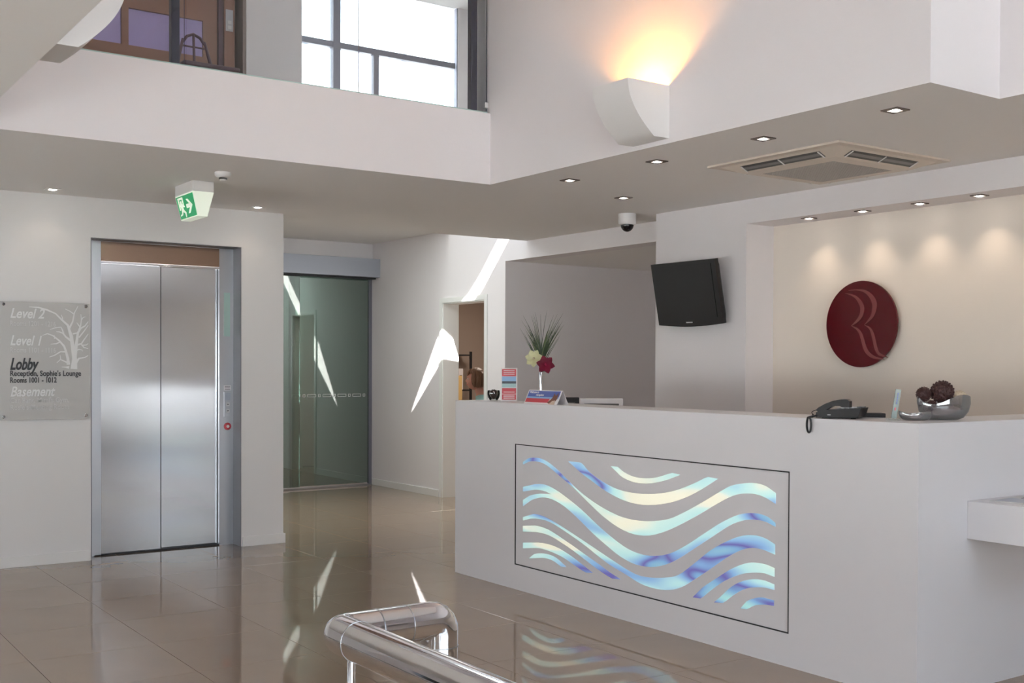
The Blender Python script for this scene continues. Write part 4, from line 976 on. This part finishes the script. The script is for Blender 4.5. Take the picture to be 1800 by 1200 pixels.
# hands with five fingers
for s in (1, -1):
    w0 = Vector((.40, .15 * s, hz0 - .50)); hv = [tuple(w0), tuple(w0 + Vector((.05, -.005 * s, -.008))), tuple(w0 + Vector((.085, -.005 * s, -.010)))]
    he = [(0, 1), (1, 2)]; hr = [(.026, .018), (.034, .014), (.036, .012)]
    for k, (dy, ln) in enumerate(((-.027, .058), (-.009, .066), (.009, .070), (.026, .054))):
        i0 = len(hv); b0 = w0 + Vector((.088, dy, -.010))
        hv += [tuple(b0), tuple(b0 + Vector((ln * .55, dy * .1, -.004))), tuple(b0 + Vector((ln, dy * .15, -.020)))]
        he += [(2, i0), (i0, i0 + 1), (i0 + 1, i0 + 2)]; hr += [.0085, .008, .006]
    i0 = len(hv); hv += [tuple(w0 + Vector((.05, -.04 * s, -.012))), tuple(w0 + Vector((.085, -.055 * s, -.02)))]; he += [(1, i0), (i0, i0 + 1)]; hr += [.010, .008]
    skin_body('hand', hv, he, hr, 'skin', wp, 1)
# head: sculpted from a sphere in local coords, x forward
hl = Vector((.16, 0, hz0))
bm = bmesh.new(); bmesh.ops.create_uvsphere(bm, u_segments=40, v_segments=28, radius=1)
def g(x, c, w): return math.exp(-((x - c) / w) ** 2)
for v in bm.verts:
    x, y, z = v.co
    X = x * .095; Y = y * .076; Z = z * .118
    if x > 0:
        X *= 1 - .10 * g(z, .05, .2) * 1; X += .006 * g(z, .38, .18)
        X += .022 * g(y, 0, .16) * g(z, -.14, .13) * x + .010 * g(y, 0, .12) * g(z, .05, .14) * x      # nose
        X += .010 * g(y, 0, .32) * g(z, -.42, .07) + .009 * g(y, 0, .32) * g(z, -.54, .06)            # lips
        X += .012 * g(y, 0, .35) * g(z, -.80, .16)                                                   # chin
        X -= .006 * (g(y, .36, .13) + g(y, -.36, .13)) * g(z, .08, .10)                                # eye sockets
    if z < -.2: Y *= 1 - .28 * (-z - .2); X -= .018 * (-z - .2) * (1 if x < 0 else 0)
    if z < -.5 and x < 0: X *= .75
    v.co = Vector((X, Y, Z)) + hl
obj('head', bm, 'skin', wp, smooth=True)
for s in (1, -1):
    bm = bmesh.new(); ico(bm, hl + Vector((.080, .029 * s, .009)), .0105, 2); e_ = obj('eye', bm, 'plate', wp, smooth=True)
    bm = bmesh.new(); ico(bm, hl + Vector((.0885, .029 * s, .009)), .0048, 2); obj('iris', bm, 'blackm', e_, smooth=True)
    bm = bmesh.new(); ico(bm, hl + Vector((-.005, .076 * s, -.008)), .03, 2, (.5, .28, 1)); obj('ear', bm, 'skin', wp, smooth=True)
bm = bmesh.new(); ico(bm, hl + Vector((.088, 0, -.056)), .018, 2, (.5, 1.1, .35)); obj('mouth', bm, 'pred', wp, smooth=True)
# bobbed hair: shell of many locks
random.seed(5)
bm = bmesh.new(); bmesh.ops.create_uvsphere(bm, u_segments=36, v_segments=24, radius=1)
dl = []
for v in bm.verts:
    x, y, z = v.co
    if (x > .52 and z < .40) or z < -.80 or (x > .15 and z < -.1 and abs(y) < .6): dl.append(v)
    X, Y, Z = x * .116 - .014, y * .098, z * .126 + .016
    if z < -.2: X *= 1 - .1 * (-z)
    k = 1 + .04 * math.sin(14 * math.atan2(y, x) + 3 * z)
    v.co = Vector((X * k, Y * k, Z)) + hl
bmesh.ops.delete(bm, geom=dl, context='VERTS')
bmesh.ops.solidify(bm, geom=bm.faces[:], thickness=.012)
obj('hair', bm, 'hair', wp, smooth=True)
bm = bmesh.new()
for i in range(46):
    a = random.uniform(1.15, 2 * PI - 1.15) if i > 14 else random.uniform(-.6, .6)
    top = hl + Vector((.055 * math.cos(a), .045 * math.sin(a), .124)); m1 = hl + Vector((.110 * math.cos(a) - .01, .094 * math.sin(a), .065))
    if i > 14: end = hl + Vector((.104 * math.cos(a) - .012, .092 * math.sin(a), random.uniform(-.10, -.04))); pts = [top, m1, hl + Vector((.118 * math.cos(a) - .012, .100 * math.sin(a), 0)), end]; rr = [.006, .013, .013, .004]
    else: pts = [top, m1 + Vector((-.012, 0, .012)), hl + Vector((.088, .07 * math.sin(a), .045))]; rr = [.005, .008, .003]
    tube(bm, pts, rr, 7)
hk = obj('hair_locks', bm, 'hair', wp, smooth=True); hk['kind'] = 'stuff'
# desk in the office
t = thing('office_desk', 'pale office desk the woman works at', 'desk', (7.03, 11.95, 0), 0)
obj('desk_top', box(-.33, .35, -.45, .6, .715, .74), 'wood', t)
for yy in (-.43, .58): obj('leg', box(-.3, .32, yy - .012, yy + .012, .0005, .715), 'steel_side', t)
# whiteboard frame and folders
q0 = at(812, 618, 'y', 13.55); 
t = thing('office_shelf', 'black framed shelving unit on the office wall left of the woman', 'shelf', (q0.x - .25, 13.35, 0))
fr_w = .27
for xx in (-fr_w, fr_w): obj('upright', box(xx - .014, xx + .014, -.014, .014, .0005, q0.z), 'blackm', t)
for zz in (.35, .75, 1.10, q0.z - .06): obj('shelf_board', box(-fr_w + .014, fr_w - .014, -.014, .22, zz, zz + .02), 'blackm', t)
for k in range(5):
    xx = -.22 + k * .085
    bdr = thing('ring_binder', 'pale ring binder on the office shelf, ' + ['first', 'second', 'third', 'fourth', 'fifth'][k] + ' from the left', 'binder', (q0.x - .25 + xx, 13.40, 1.1205), 0, 'binders on the office shelf')
    obj('cover', box(-.035, .035, -.03, .15, 0, .29), 'letg' if k % 2 else 'paper', bdr); obj('spine_label', box(-.02, .02, -.031, -.0302, .12, .2), 'pdark', bdr)
q1 = at(808, 690, 'y', 12.7)
t = thing('wooden_cupboard', 'light wooden cupboard edge just inside the office doorway', 'cupboard', (q1.x - .16, 12.9, 0))
obj('carcass', box(-.22, .2, -.2, .2, .0005, 1.32, bev=.003), 'wood', t); obj('door', box(-.21, .19, -.215, -.2005, .02, 1.30, bev=.002), 'wood', t)
light('office_glow', 'AREA', (8.0, 11.6, 2.66), 22, (1, .88, .76), dir=(0, 0, -1), shape='SQUARE', size=.6)
